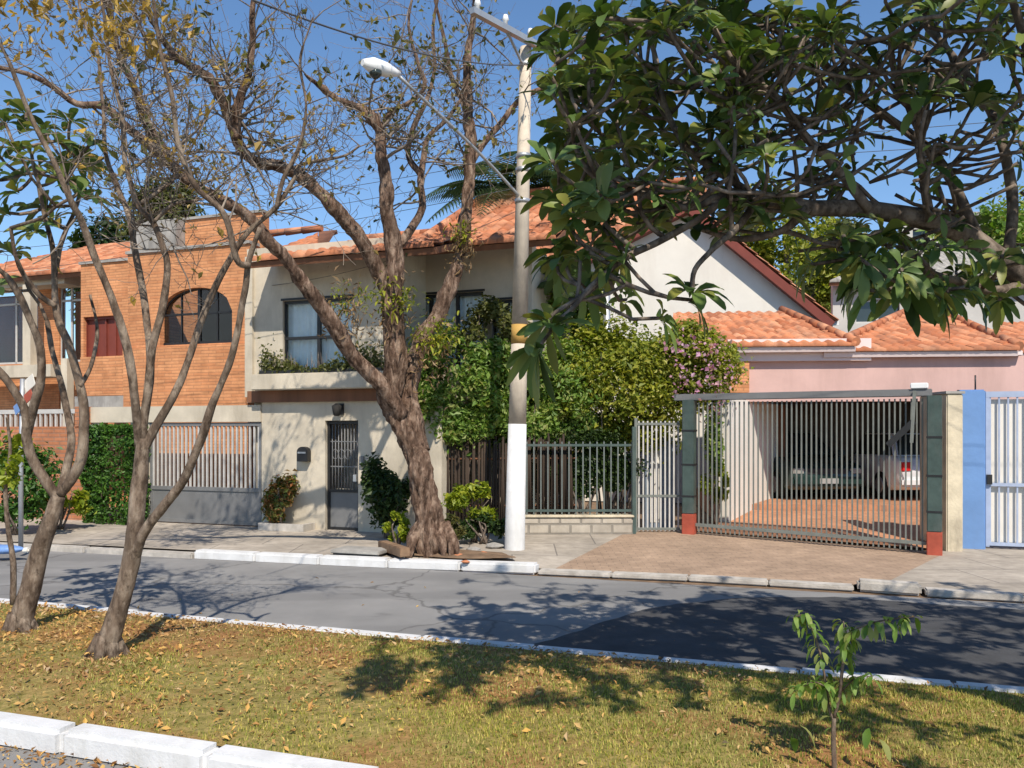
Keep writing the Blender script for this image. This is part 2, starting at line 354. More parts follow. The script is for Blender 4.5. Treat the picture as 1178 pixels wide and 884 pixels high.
def clump_points(n, centre, rad, clumps=14, spread=.32, bottom=-1.0, shell=.55):
    c = rand_dirs(clumps) * (rng.uniform(shell, 1, (clumps, 1)) ** .6)
    c[:, 2] = np.clip(c[:, 2], bottom, 1)
    w_ = rng.uniform(.5, 1.5, clumps); idx = rng.choice(clumps, n, p=w_ / w_.sum())
    off = rand_dirs(n) * (rng.uniform(0, 1, (n, 1)) ** .45) * spread * rng.uniform(.6, 1.4, (clumps, 1))[idx]
    p = (c[idx] * (1 - spread * .6) + off); st_ = rng.uniform(0, 1, n) < .07; p[st_] *= rng.uniform(1.0, 1.28, (int(st_.sum()), 1))
    return p * np.array(rad) + np.array(centre), p
def plant(name, label, cat, base, centre, rad, n, size, mat, group=None, clumps=16, spread=.34, stems=5, part='foliage', bark=None, **k):
    root = thing(name, label, cat, base, group); b = Vector(base)
    p, o = clump_points(n, centre, rad, clumps, spread)
    p[:, 2] = np.maximum(p[:, 2], b.z + .03)
    leaf_cloud(part, p, size, mat, root, b, out=o, **k)
    if stems:
        mb = MB()
        for i in range(stems):
            e = Vector(centre) + Vector((random.uniform(-.6, .6) * rad[0], random.uniform(-.6, .6) * rad[1], random.uniform(-.2, .6) * rad[2]))
            s = b + Vector((random.uniform(-.12, .12) * rad[0], random.uniform(-.12, .12) * rad[1], -.02)); m_ = (s + e) / 2 + Vector((random.uniform(-.1, .1), random.uniform(-.1, .1), .1))
            mb.tube(smooth_path([s, m_, e], 3), [.022, .02, .018, .015, .012, .009, .006], 5)
        mb.build('stem', bark or M['bark_dark'], root, b)
    return root
def big_leaf(mb, p, d, up, L, wd, droop=.5, fold=.25):
    d = d.normalized(); side = d.cross(up); side = side.normalized() if side.length > 1e-4 else d.orthogonal().normalized(); nrm = side.cross(d)
    prof = [(0, .08), (.12, .25), (.32, .62), (.58, 1), (.8, .9), (.94, .45), (1, .04)]; vs = []
    for t, ww in prof:
        c = p + d * L * t * (1 - .18 * droop * t) - Vector((0, 0, 1)) * L * droop * t * t * .6 + nrm * L * .06 * math.sin(t * 3.1)
        e = side * wd * ww * .5; f_ = nrm * wd * ww * fold * .5
        vs += [c - e + f_, c, c + e + f_]
    fs = []
    for i in range(len(prof) - 1):
        a = i * 3; fs += [(a, a + 1, a + 4, a + 3), (a + 1, a + 2, a + 5, a + 4)]
    mb.add(vs, fs, True)
def rosette(mb, p, axis, n, L, droop=.5):
    axis = axis.normalized(); s = axis.orthogonal().normalized(); t = axis.cross(s); a0 = random.uniform(0, 6.28)
    for i in range(n):
        a = a0 + i * 2.4 + random.uniform(-.25, .25); tilt = .15 + .85 * (1 - i / n) ** .8
        d = (s * math.cos(a) + t * math.sin(a)) * (.35 + .75 * tilt) + axis * (1.05 - tilt * .95)
        l = L * random.uniform(.7, 1.12); big_leaf(mb, p - axis * .05 * i / n * 1.0 + d * .012, d, axis, l, l * random.uniform(.27, .37), droop * random.uniform(.5, 1.5))
def grow(mb, nodes, targets, rtip, rgain, n=5, bow=.2, leafcb=None, step=.16, minpar=0.0, rmax=.05):
    """each target tip is joined to the nearest point of the skeleton by a bowed branch that then joins the skeleton"""
    NP = [tuple(p) for p, r in nodes]; NR = [r for p, r in nodes]
    for tg in targets:
        tg = Vector(tg); ok_min = minpar; arr = np.array(NP); dd = np.linalg.norm(arr - np.array(tg), axis=1) + np.where(arr[:, 2] > tg.z + .15, .5, 0); dd = np.where(dd < ok_min, 9, dd)
        j = int(dd.argmin()); s = Vector(NP[j]); L = (tg - s).length
        if L < .06: continue
        k = max(3, int(L / step)); h = Vector((random.gauss(0, 1), random.gauss(0, 1), random.gauss(0, .6))) * bow * L * .5 - Vector((0, 0, bow * L * .5))
        mid = (s + tg) / 2 + h; pts = []
        for i in range(k + 1):
            t = i / k; q = s * (1 - t) ** 2 + mid * 2 * t * (1 - t) + tg * t * t
            if 0 < i < k: q += Vector((random.gauss(0, 1), random.gauss(0, 1), random.gauss(0, 1))) * min(.02, L * .014)
            pts.append(q)
        ra = min(NR[j] * .8, rtip + rgain * L, rmax); ra = max(ra, rtip)
        rad = [ra + (rtip - ra) * i / k for i in range(k + 1)]
        mb.tube(pts, rad, n, .05)
        for q, r in zip(pts[1:], rad[1:]): NP.append(tuple(q)); NR.append(r)
        if leafcb: leafcb(pts[-1], (pts[-1] - pts[-2]).normalized())
    return NP, NR
def twigs(mb, starts, level, ends, n=4):
    """recursive bare twigs; starts: (point, direction, radius, length)"""
    for p, d, r, L in starts:
        k = 4; pts = [Vector(p)]; dr = d.normalized(); 
        for i in range(k):
            dr = (dr + Vector((random.gauss(0, .2), random.gauss(0, .2), random.gauss(.05, .2)))).normalized(); pts.append(pts[-1] + dr * L / k)
        rad = [max(r * (1 - .6 * i / k), .0022) for i in range(k + 1)]; mb.tube(pts, rad, n, 0, cap=False)
        ends.append((pts[-1], dr)); ends.append((pts[-2], dr))
        if level > 0:
            ch = []
            for _ in range(random.randint(3, 5)):
                i = random.randint(1, k); a = Vector((random.gauss(0, 1), random.gauss(0, 1), random.gauss(.25, .8)))
                ch.append((pts[i], dr * .7 + a * .75, rad[i] * .7, L * random.uniform(.45, .75)))
            twigs(mb, ch, level - 1, ends, 3)

# ------------------------------------------------------------------ tile roofs
def tile_slope(mb, e0, e1, r0, r1, cw=.23, rh=.36, amp=.045):
    e0, e1, r0, r1 = map(Vector, (e0, e1, r0, r1)); U = (e1 - e0); Wd = U.length; U.normalize()
    S = (r0 - e0) - U * (r0 - e0).dot(U); H = S.length; S.normalize(); N = U.cross(S)
    if N.z < 0: N = -N
    ul = (r0 - e0).dot(U); ur = (r1 - e0).dot(U); nr = max(1, round(H / rh)); rh = H / nr
    lo = lambda v: ul * v / H; hi = lambda v: Wd + (ur - Wd) * v / H
    c0 = int(math.floor(min(0, ul) / cw)); c1 = int(math.ceil(max(Wd, ur) / cw))
    for r in range(nr):
        va, vb = r * rh - .03, (r + 1) * rh; vm = (va + vb) / 2
        for c in range(c0, c1):
            if (c + 1) * cw < lo(vm) or c * cw > hi(vm): continue
            jz = random.uniform(-.006, .006); vs = []
            for v, base in ((va, -.035), (va, .03), (vb, 0.0)):
                for i in range(7):
                    f_ = i / 6; u = min(max((c + f_) * cw, lo(max(v, 0))), hi(max(v, 0)))
                    h = amp * (math.cos((f_ - .36) * 2 * math.pi) * .5 + .5) + base + jz
                    if base < 0: h = -.02
                    vs.append(e0 + U * u + S * (v + random.uniform(-.004, .004)) + N * h)
            fs = []
            for q in (0, 7): fs += [(q + i, q + i + 1, q + i + 8, q + i + 7) for i in range(6)]
            mb.add(vs, fs, True)
def roof(root, slopes, caps=(), name='roof', th=.1, softmat=None, tmat=None):
    """tile slopes; every slope carries a boarded underside"""
    r = None
    for e0, e1, r0, r1 in slopes:
        mb = MB(); sb = MB(); tile_slope(mb, e0, e1, r0, r1)
        q = [Vector(p) for p in (e0, e1, r1, r0)]; n = (q[1] - q[0]).cross(q[3] - q[0]).normalized(); n = n if n.z > 0 else -n
        a = [p - n * .04 for p in q]; b = [p - n * (.04 + th) for p in q]
        sb.add(a + b, [(0, 1, 2, 3), (7, 6, 5, 4)] + [(i, i + 4, (i + 1) % 4 + 4, (i + 1) % 4) for i in range(4)])
        r = mb.build(name, tmat or M['tile'], root); sb.build('soffit', softmat or M['wood'], r)
    for a, b in caps:
        mb = MB(); a = Vector(a); b = Vector(b); L = (b - a).length; k = max(1, int(L / .38))
        for i in range(k):
            p = a + (b - a) * (i / k); q = a + (b - a) * ((i + 1.12) / k); mb.tube([p + Vector((0, 0, .02)), q + Vector((0, 0, .035))], [.095, .08], 8)
        mb.build('ridge_tiles', M['tile'], root)
    return r

# =================================================================== THE GROUND
g = MB(); g.quad((-400, -60, -.03), (400, -60, -.03), (400, 900, -.03), (-400, 900, -.03)); struct(g, 'ground', M['soil'])
UE = 45
ro = MB()   # street beyond the median and the lane on the camera's side
ro.quad(W(-UE, 6.3, 0), W(UE, 6.3, 0), W(UE, 10.75, 0), W(-UE, 9.9, 0)); struct(ro, 'road', M['asphalt'])
rn = MB(); rn.quad(W(-UE, -6, 0), W(UE, -6, 0), W(UE, 3.75, 0), W(-UE, 3.75, 0)); struct(rn, 'near_road', M['asphalt'])
pq = [G(x, y) for x, y in ((606, 744), (640, 734), (690, 718), (735, 703), (768, 697), (850, 688), (960, 687), (1080, 696), (1178, 702))]; pq = [a.lerp(b, k / 7) for a, b in zip(pq, pq[1:]) for k in range(7)] + [pq[-1]]; pq = [W(uv(p)[0] + .05 * noise.noise(p * 3), uv(p)[1] + .05 * noise.noise(p * 4 + Vector((9, 0, 0))) + random.uniform(-.012, .012), .004) for p in pq] + [W(16, 9.9, .004), W(16, 6.44, .004), W(uv(pq[0])[0], 6.44, .004)]
pt = MB(); pt.add(pq, [tuple(range(len(pq)))]); struct(pt, 'road_patch', M['asphaltdark'])
# lawn of the median: gently uneven sheet
nu, nv = 260, 40; us = np.linspace(-22, 22, nu); vv = np.linspace(3.82, 6.31, nv); LV = []
def lawn_z(u, v):
    e = min(v - 3.82, 6.31 - v); return .125 + .05 * max(0, min(1, e / .5)) + .02 * math.sin(u * 1.9 + v) * math.sin(v * 2.3 - u) * min(1, max(0, e))
for v in vv:
    for u in us: LV.append(W(u, v, lawn_z(u, v)))
LF = [(j * nu + i, j * nu + i + 1, (j + 1) * nu + i + 1, (j + 1) * nu + i) for j in range(nv - 1) for i in range(nu - 1)]
tag(np_obj('lawn', [tuple(p) for p in LV], LF, M['lawn'], smooth=True), kind='structure')
def kerb(name, pts, wd, h0, h1, mat, seg=1.0, gap=.012, bevel=.018, rnd=.0):
    """kerb stones laid along a line of (u,v) points; wd to the +v side"""
    mb = MB(); L = [0]
    for a, b in zip(pts, pts[1:]): L.append(L[-1] + math.hypot(b[0] - a[0], b[1] - a[1]))
    def at(s):
        for i in range(len(pts) - 1):
            if s <= L[i + 1] + 1e-6:
                t = (s - L[i]) / (L[i + 1] - L[i]); a, b = pts[i], pts[i + 1]; return a[0] + (b[0] - a[0]) * t, a[1] + (b[1] - a[1]) * t
        return pts[-1]
    n = max(1, round(L[-1] / seg))
    for k in range(n):
        a = at(L[-1] * k / n + gap / 2); b = at(L[-1] * (k + 1) / n - gap / 2); j = random.uniform(-rnd, rnd); q = random.uniform(-rnd, rnd)
        mb.slab([W(a[0], a[1] + j), W(b[0], b[1] + j), W(b[0], b[1] + wd + j), W(a[0], a[1] + wd + j)], h0, h1 + q)
    return struct(mb, name, mat, bevel=bevel)
kerb('near_kerb', [(-24, 3.67), (24, 3.67)], .17, -.02, .145, M['kerbwhite'], 1.0, .004, .03, .002)
kerb('median_kerb', [(-24, 6.31), (24, 6.31)], .12, -.02, .14, M['kerbwhite'], 1.0, .012, .015, .006)
# far sidewalk: sections from the kerb line to the house line
def GU(px, py, z=0): return uv(G(px, py, z))
KL = [(-UE, 9.6)] + [GU(x, y) for x, y in ((0, 632), (110, 637), (220, 643), (420, 653), (618, 660), (800, 668), (1000, 680), (1178, 693))] + [(14, 10.3), (UE, 10.3)]
def kv(u):
    for a, b in zip(KL, KL[1:]):
        if a[0] <= u <= b[0]: return a[1] + (b[1] - a[1]) * (u - a[0]) / (b[0] - a[0])
    return 10.3
uL0, uL1 = GU(632, 661)[0], GU(716, 615, .15)[0]; uR0, uR1 = GU(1012, 680)[0], GU(1084, 638, .06)[0]
def kz(u): return .1 if u < uL0 - .05 else (.035 if u < uR0 + 1.2 else .05)
def sheet(name, u0k, u0w, u1k, u1w, mat, z=0.0, n=30, vb=15.5, kerbw=.16):
    vs = []; fs = []; m_ = 8
    for i in range(n + 1):
        t = i / n; uk = u0k + (u1k - u0k) * t; uw = u0w + (u1w - u0w) * t; a = kv(uk) + kerbw
        for j in range(m_ + 1):
            s = j / m_; u = uk + (uw - uk) * min(1, s * 1.6); v = a + (vb - a) * s; zw = max(.05, min(.15, .15 - .03 * (u + 1.8)))
            vs.append(W(u, v, kz(uk) + (zw - kz(uk)) * min(1, s * 1.6) + z))
    for i in range(n):
        for j in range(m_): a = i * (m_ + 1) + j; fs.append((a, a + m_ + 1, a + m_ + 2, a + 1))
    mb = MB(); mb.add(vs, fs); return struct(mb, name, mat)
sheet('sidewalk', -UE, -UE, uL0, uL1, M['sidewalk'])
sheet('driveway', uL0, uL1, uR0, uR1, M['paver'])
sheet('sidewalk', uR0, uR1, UE, UE, M['sidewalk'])
uw0, uw1 = GU(222, 643)[0], GU(616, 660)[0]
def kl(u0, u1, k=6): return [(u0 + (u1 - u0) * i / k, kv(u0 + (u1 - u0) * i / k)) for i in range(k + 1)]
kerb('white_kerb', kl(uw0, uw1), .2, -.02, .125, M['kerbwhite'], 1.0, .012, .025, .006)
kerb('kerb', kl(-UE, uw0 - .02), .16, -.02, .085, M['kerbgrey'], 1.0, .01, .02, .006)
ua, ub = GU(985, 679)[0], GU(1062, 684)[0]
kerb('kerb', kl(uw1 + .02, ua - .02), .2, -.02, .045, M['kerbgrey'], 1.0, .01, .015, .003)
kerb('kerb', kl(ub + .02, UE), .2, -.02, .06, M['kerbgrey'], 1.0, .01, .015, .003)
kerb('white_kerb', kl(ua, ub), .2, -.02, .12, M['kerbgrey'], .5, .03, .03, .004)  # white-painted stones coloured grey for the tree shade lying on them
# bare soil round the big street tree
sb_ = MB(); c0 = G(505, 640, .1); ring = []
for i in range(24):
    a = i / 24 * 6.283; ring.append(c0 + SU * math.cos(a) * 1.15 * random.uniform(.85, 1.1) + SV * (math.sin(a) * .42 * random.uniform(.85, 1.1) + .12))
sb_.add([(p.x, p.y, .125 + random.uniform(0, .01)) for p in ring] + [(c0.x, c0.y + .1, .2)], [(i, (i + 1) % 24, 24) for i in range(24)], True); struct(sb_, 'bare_soil', M['soil'])

# fallen leaves and grass blades
def scatter(n, u0, u1, v0, v1, dens=None):
    u = rng.uniform(u0, u1, n); v = rng.uniform(v0, v1, n)
    if dens is not None:
        k = rng.uniform(0, 1, n) < dens(u, v); u, v = u[k], v[k]
    return u, v
def uvw(u, v, z): return np.stack([u * SU.x + v * SV.x, u * SU.y + v * SV.y, z], 1)
lz = np.vectorize(lawn_z)
def patch(u, v, s, ph): return np.sin(u * s + ph) * np.cos(v * s * 1.3 - ph * 2) + .5 * np.sin(u * s * 2.7 + v * s * 1.9 + ph)
u, v = scatter(210000, -8.5, 5.5, 3.84, 6.3, lambda u, v: np.clip(.62 + .3 * patch(u, v, 1.9, 1.1) + .16 * (u + 1.5), .10, 1) * np.where(v > 6.0, .6, 1))
n = len(u); base = uvw(u, v, lz(u, v)); hh = rng.uniform(.01, .03, n); az = rng.uniform(0, 6.283, n); ln = rng.uniform(.1, .9, n)
tp = base + np.stack([np.cos(az) * ln * hh, np.sin(az) * ln * hh, hh], 1); sd = np.stack([-np.sin(az), np.cos(az), 0 * az], 1) * .0035
GV = np.stack([base - sd, base + sd, tp], 1); GF = np.arange(n * 3).reshape(-1, 3)
tag(np_obj('grass', GV, GF, M['grass']), kind='stuff')
u, v = scatter(27000, -9, 6, 3.84, 6.3, lambda u, v: np.clip(.38 - .13 * (u + 2.2) + .25 * patch(u, v, 1.4, .4) + .22 * (v - 5.2), .07, 1))
u2, v2 = scatter(3400, -7, 1.2, 3.1, 3.67, lambda u, v: np.clip((v - 3.28) * 2.6 - .12 * (u + 3), .02, 1))
u3, v3 = scatter(700, -9, 3.5, 6.5, 10, lambda u, v: np.clip(.6 - np.abs(v - 6.6) * 1.2, .04, 1) * np.clip(.6 - .2 * u, .1, 1))
pts = np.concatenate([uvw(u, v, lz(u, v) + rng.uniform(.008, .04, len(u))), uvw(u2, v2, rng.uniform(.006, .03, len(u2))), uvw(u3, v3, rng.uniform(.006, .02, len(u3)))])
tag(leaf_cloud('fallen_leaves', pts, .028, M['fallen'], up=1.3, jitter=.5, aspect=.48), kind='stuff')

# =================================================================== BRICK HOUSE (left)
FB = Frame(-2.975, 14.57, -19.6)
bh = FB.root('brick_house', 'orange brick house with arched window and stepped parapets behind the left trees', 'house')
yA, yB, yC = .9, 2.2, 3.6       # arch block, door block, far left block
X, Z = FB.X, FB.Z
xa0, xa1 = X(147, yA), X(287, yA); zt = Z(215, 287, yA); z_par = Z(230, 470, yA)
wx0, wx1 = X(184, yA), X(267, yA); wz0, wzs = Z(225, 396, yA), Z(225, 360, yA); cxw = (wx0 + wx1) / 2; rw = (wx1 - wx0) / 2; arch_h = Z(225, 331, yA) - wzs
mb = MB(); mb.box(xa0, wx0, yA, yA + .25, 0, zt); mb.box(wx1, xa1, yA, yA + .25, 0, zt); mb.box(wx0, wx1, yA, yA + .25, 0, wz0)
NA = 14
for i in range(NA):
    a, b = wx0 + (wx1 - wx0) * i / NA, wx0 + (wx1 - wx0) * (i + 1) / NA
    ha = wzs + arch_h * math.sqrt(max(0, 1 - ((a - cxw) / rw) ** 2)); hb = wzs + arch_h * math.sqrt(max(0, 1 - ((b - cxw) / rw) ** 2))
    mb.prism([(a, ha), (b, hb), (b, zt), (a, zt)], yA, yA + .25)
mb.box(xa0, xa0 + .22, yA + .25, yA + 5, 0, zt); mb.box(xa1 - .22, xa1, yA + .25, yA + 5, 0, zt); 
mb.box(xa0, xa1, yA - .12, yA - .002, Z(230, 468, yA), wz0 - .05)       # brick parapet under the arch
xb0 = X(93, yB); zb = Z(115, 303, yB)
dx0, dx1, dz0, dz1 = X(96, yB), X(141, yB), Z(115, 412, yB), Z(115, 364, yB)
wall_open(mb, xb0, xa0 + .1, 0, zb, yB, yB + .22, [(dx0, dx1, dz0, dz1)]); mb.box(xb0, xb0 + .22, yB + .22, yB + 5, 0, zb)
# upper block behind, with the water tank
yU = yA + 2.2; mb.box(X(213, yU), X(302, yU), yU, yU + .25, zt - .6, Z(250, 250, yU)); mb.box(X(213, yU), X(213, yU) + .25, yU + .25, yU + 2.5, zt - .6, Z(250, 250, yU))
mb.build('wall', M['brick'], bh)
mb = MB(); mb.box(xa0 - .03, xa1 + .02, yA - .04, yA + .3, zt, zt + .06); mb.box(xb0 - .03, xa0 - .03, yB - .04, yB + .3, zb, zb + .06)
mb.box(X(213, yU) - .04, X(302, yU) + .04, yU - .04, yU + .3, Z(250, 250, yU), Z(250, 250, yU) + .06); mb.build('coping', M['concrete'], bh)
mb = MB(); mb.box(X(160, yU), X(213, yU) - .01, yU - .3, yU + 2, zt - .4, Z(190, 257, yU)); mb.build('tank_block', M['concrete'], bh, bevel=.02)
# arched window with dark room and lattice
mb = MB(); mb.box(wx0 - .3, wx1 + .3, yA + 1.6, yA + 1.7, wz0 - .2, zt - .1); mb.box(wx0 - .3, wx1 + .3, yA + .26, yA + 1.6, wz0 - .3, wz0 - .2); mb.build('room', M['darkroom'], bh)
mb = MB(); mb.box(wx0, wx1, yA + .1, yA + .16, wz0, wz0 + .06); mb.box(cxw - .03, cxw + .03, yA + .1, yA + .16, wz0, wzs + arch_h - .02)
for q in (-.5, .5): mb.box(cxw + q * rw - .015, cxw + q * rw + .015, yA + .11, yA + .15, wz0, wzs + arch_h * .8)
mb.box(wx0, wx1, yA + .11, yA + .15, wzs - .02, wzs + .02)
arc = [Vector((cxw + rw * math.cos(math.pi * i / 16), yA + .13, wzs + arch_h * math.sin(math.pi * i / 16))) for i in range(17)]; mb.tube(arc, .035, 6)
w_ = mb.build('arched_window', M['black'], bh); mb = MB(); mb.prism([(cxw + rw * math.cos(math.pi * i / 16), wzs + arch_h * math.sin(math.pi * i / 16)) for i in range(17)] + [(wx0, wz0), (wx1, wz0)], yA + .125, yA + .13); mb.build('pane', M['glass'], w_)
# brown balcony door, balcony of brick
mb = MB(); mb.box(dx0, dx1, yB + .12, yB + .16, dz0, dz1)
for i in range(5): mb.box(dx0 + (dx1 - dx0) * i / 4 - .02, dx0 + (dx1 - dx0) * i / 4 + .02, yB + .08, yB + .12, dz0, dz1)
mb.box(dx0, dx1, yB + .07, yB + .11, dz1 - .06, dz1); dr = mb.build('balcony_door', M['brownpaint'], bh)
mb = MB(); mb.box(X(90, yA), xa0 - .01, yA + .05, yA + .2, Z(115, 455, yA), Z(115, 410, yA)); mb.build('balcony_parapet', M['brick'], bh)
mb = MB(); mb.box(X(90, yA) - .05, xa0 - .02, yA - .05, yB - .01, Z(115, 470, yA), Z(115, 456, yA)); mb.build('balcony_slab', M['concrete'], bh)
# far left block: concrete beam, tall windows, brick spandrel, tiled roof
xl0, xl1 = X(-90, yC), X(93, yC); zl = Z(40, 334, yC)
mb = MB(); mb.box(xl0, xl1, yC - .5, yC + .1, zl, Z(40, 317, yC)); mb.box(xl0, xl1, yC - .9, yC - .3, Z(30, 434, yC - .9), Z(30, 420, yC - .9)); mb.build('concrete_beam', M['beige'], bh)
mb = MB(); zs0, zs1 = Z(40, 418, yC), Z(40, 372, yC)
for a, b in ((44, 68), (-60, -36)): mb.box(X(a, yC), X(b, yC), yC, yC + .2, 0, zl)
mb.box(xl0, xl1, yC + .02, yC + .18, 0, zs0 - .001); mb.build('brick_panel', M['brick'], bh)
for a, b in ((-36, 44), (68, 93), (-90, -60)):
    f = MB(); xw0, xw1 = X(a, yC) + .003, X(b, yC) - .003; k = 3 if b - a > 30 else 2
    for i in range(k + 1):
        xx = xw0 + (xw1 - xw0) * i / k; f.box(max(xw0, xx - .025), min(xw1, xx + .025), yC + .05, yC + .1, zs0, zl)
    f.box(xw0, xw1, yC + .05, yC + .1, zl - .35, zl - .3); f.box(xw0, xw1, yC + .05, yC + .1, zs0, zs0 + .05)
    fo = f.build('window', M['lightbars'], bh); p_ = MB(); p_.box(xw0, xw1, yC + .07, yC + .075, zs0, zl); p_.build('pane', M['glass'], fo)
    p_ = MB(); p_.box(xw0, xw1, yC + .5, yC + .52, zs0, zl); p_.build('curtain', M['brownpaint'], fo)
mb = MB(); mb.box(X(30, yC - .6), X(39, yC - .6), yC - .7, yC - .5, 0, zl); mb.box(X(74, yC - .6), X(81, yC - .6), yC - .7, yC - .5, 0, Z(77, 416, yC)); mb.build('pillar', M['beige'], bh)
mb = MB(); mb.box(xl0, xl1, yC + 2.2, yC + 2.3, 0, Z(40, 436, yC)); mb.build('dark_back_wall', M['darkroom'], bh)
zr = Z(110, 281, yC + 3)
roof(bh, [((xl0, yC - .7, Z(40, 316, yC - .7)), (xb0 - .02, yC - .7, Z(40, 316, yC - .7)), (xl0 + 3, yC + 3.2, zr), (xb0 + 1.6, yC + 3.2, zr)),
          ((X(285, yA + .6), yA + .4, Z(300, 296, yA)), (X(372, yA + .6), yA + .4, Z(300, 296, yA)), (X(285, yA + .6), yA + 4, Z(330, 268, yA + 4)), (X(366, yA + 4), yA + 4, Z(330, 268, yA + 4)))],
     [((X(310, yA + 4), yA + 4, Z(330, 268, yA + 4)), (X(368, yA + 4), yA + 4, Z(330, 268, yA + 4)))])

# front wall beam, gate of the brick house
gx0, gx1 = X(172), X(301); gz0, gz1 = .14, Z(237, 486)
gl = FB.root('sliding_gate', 'wide grey steel gate with pale upright bars and solid lower panel', 'gate')
mb = MB(); pz = Z(237, 563)
mb.box(gx0 + .02, gx1 - .02, .02, .05, gz0 + .06, pz); mb.build('lower_panel', M['greymetal'], gl)
mb = MB()
for z0, z1 in ((gz0 + .02, gz0 + .09), (pz - .03, pz + .04), (gz1 - .07, gz1 - .01)): mb.box(gx0 + .01, gx1 - .01, 0, .07, z0, z1)
for xx in (gx0 + .01, gx1 - .06): mb.box(xx, xx + .05, .002, .068, gz0 + .02, gz1 - .02)
mb.build('gate_frame', M['greymetal'], gl)
mb = MB()
for i in range(26):
    xx = gx0 + .08 + (gx1 - gx0 - .16) * i / 25; mb.box(xx - .017, xx + .017, .015, .045, pz, gz1 - .05)
mb.build('bars', M['lightbars'], gl)
fw = FB.root('front_beam', 'cream concrete lintel beam spanning above the wide grey gate', 'beam')
mb = MB(); mb.box(X(105), gx1 - .003, -.03, .24, gz1 + .005, Z(237, 467)); mb.build('beam', M['beige'], fw)
mb = MB(); mb.box(X(105), X(105) + .2, .0, .22, 0, gz1 + .004); mb.box(X(150), gx0 - .003, .0, .22, 0, gz1 + .004); mb.build('post', M['beige'], fw)
cg = FB.root('carport_back_wall', 'shaded grey wall at the back of the carport behind the grey gate', 'wall')
mb = MB(); mb.box(X(100, yA) - 1.5, X(300, yA), yA - .13 + 4.2, yA + 4.3, 0, 2.7); mb.build('panel', M['farwall'], cg)

# =================================================================== BEIGE HOUSE
be = FB.root('beige_house', 'two storey beige rendered house with terracotta tile roof behind the big street tree', 'house')
bx0, bx1 = gx1, X(508); bxm = X(452); yw = 1.3; bxr = X(612, yw); zs = Z(390, 462); ztop = Z(390, 300, -.05); bxu = X(284)
ddx0, ddx1, ddz1 = X(374), X(412), Z(393, 484)
mb = MB(); wall_open(mb, bx0, bx1, 0, zs, 0, .22, [(ddx0, ddx1, .0, ddz1)])
W1 = (X(325), X(405), Z(365, 428), Z(365, 344)); W2 = (X(464, yw), X(556, yw), Z(510, 428, yw), Z(510, 338, yw)); W3 = (X(566, yw), X(598, yw), Z(580, 428, yw), Z(580, 345, yw))
zsl = Z(390, 428, -.3)
wall_open(mb, bxu, bxm, zs, ztop + .35, .003, .22, [W1]); mb.box(bxm - .2, bxm, .22, yw, zs, ztop + .3); mb.box(bxm, bx1, .0, yw, zs - .1, zs); wall_open(mb, bxm - .2, bxr, 0, ztop + .5, yw + .001, yw + .22, [W2, W3]); mb.box(bxu, bxu + .2, .22, 7, 0, ztop + .2); mb.box(bx1 - .2, bx1, .22, yw, 0, zs - .1); mb.box(bxr - .2, bxr, yw + .22, 5, 0, ztop + .3)
mb.box(bxu - .0, bxu + .16, -.06, .001, zs + .1, ztop + .2); mb.build('wall', M['beige'], be)
mb = MB(); mb.box(X(288, -.3), bxm + .05, -.3, -.001, Z(390, 447, -.3), zsl); mb.build('balcony_slab', M['beige'], be, bevel=.015)
mb = MB(); mb.box(X(288), bxm, -.09, -.004, zs + .0, Z(390, 447, -.3) - .004); mb.build('timber_band', M['wood'], be)
mb = MB(); mb.box(X(300, -.2), X(440, -.2), -.25, -.21, zsl + .003, zsl + .06); mb.box(X(300, -.2), X(440, -.2), -.06, -.02, zsl + .003, zsl + .06); mb.build('planter_rail', M['black'], be)
for (a, b, c, d), yo in ((W1, 0), (W2, yw), (W3, yw)):
    f = MB(); k = 2 if b - a < 1.5 else 3
    for i in range(k + 1):
        xx = a + (b - a) * i / k; f.box(max(a, xx - .03), min(b, xx + .03), yo + .06, yo + .12, c, d)
    f.box(a, b, yo + .055, yo + .125, d - .05, d); f.box(a, b, yo + .055, yo + .125, c + (d - c) * .46, c + (d - c) * .46 + .05); f.box(a, b, yo + .055, yo + .125, c, c + .05)
    f.box(a - .03, b + .03, yo - .012, yo + .04, d + .002, d + .04)
    fo = f.build('window', M['black'], be); p_ = MB(); p_.box(a, b, yo + .085, yo + .09, c, d); p_.build('pane', M['glass'], fo)
    p_ = MB(); ns = int((b - a) / .03); vs = []; fs = []
    for i in range(ns + 1):
        xx = a + (b - a) * i / ns; yy = yo + .19 + .02 * math.sin(i * 1.25) + .01 * math.sin(i * .37); vs += [(xx, yy, c), (xx, yy, d)]
    fs = [(2 * i, 2 * i + 2, 2 * i + 3, 2 * i + 1) for i in range(ns)]; p_.add(vs, fs, True); p_.build('curtain', M['curtain'], fo)
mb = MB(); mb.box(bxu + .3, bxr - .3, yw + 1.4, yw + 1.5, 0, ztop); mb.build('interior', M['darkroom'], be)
ze = Z(390, 291, -.75); rz = Z(383, 281, 2.8)
e0x, e1x = X(286, -.75), X(500, -.75)
yE = .5; wzE = Z(500, 284, yE); yR = 3.8; zR = Z(556, 231, yR); xR = X(640, yE)
roof(be, [((e0x, -.75, ze), (e1x, -.75, ze), (e0x, 2.8, rz), (e1x, 2.8, rz)),
          ((X(474, yE), yE, wzE), (xR, yE, wzE), (X(556, yR), yR, zR), (xR, yR, zR))],
     [((e0x, 2.8, rz + .03), (e1x, 2.8, rz + .03)), ((X(476, yE), yE + .05, wzE + .05), (X(556, yR), yR, zR + .04)), ((X(556, yR), yR, zR + .04), (xR, yR, zR + .04))])
mb = MB(); mb.box(bxm - .2, bxr, yw + .002, yw + .2, ztop + .501, wzE + .35); mb.build('upper_wall', M['beige'], be)
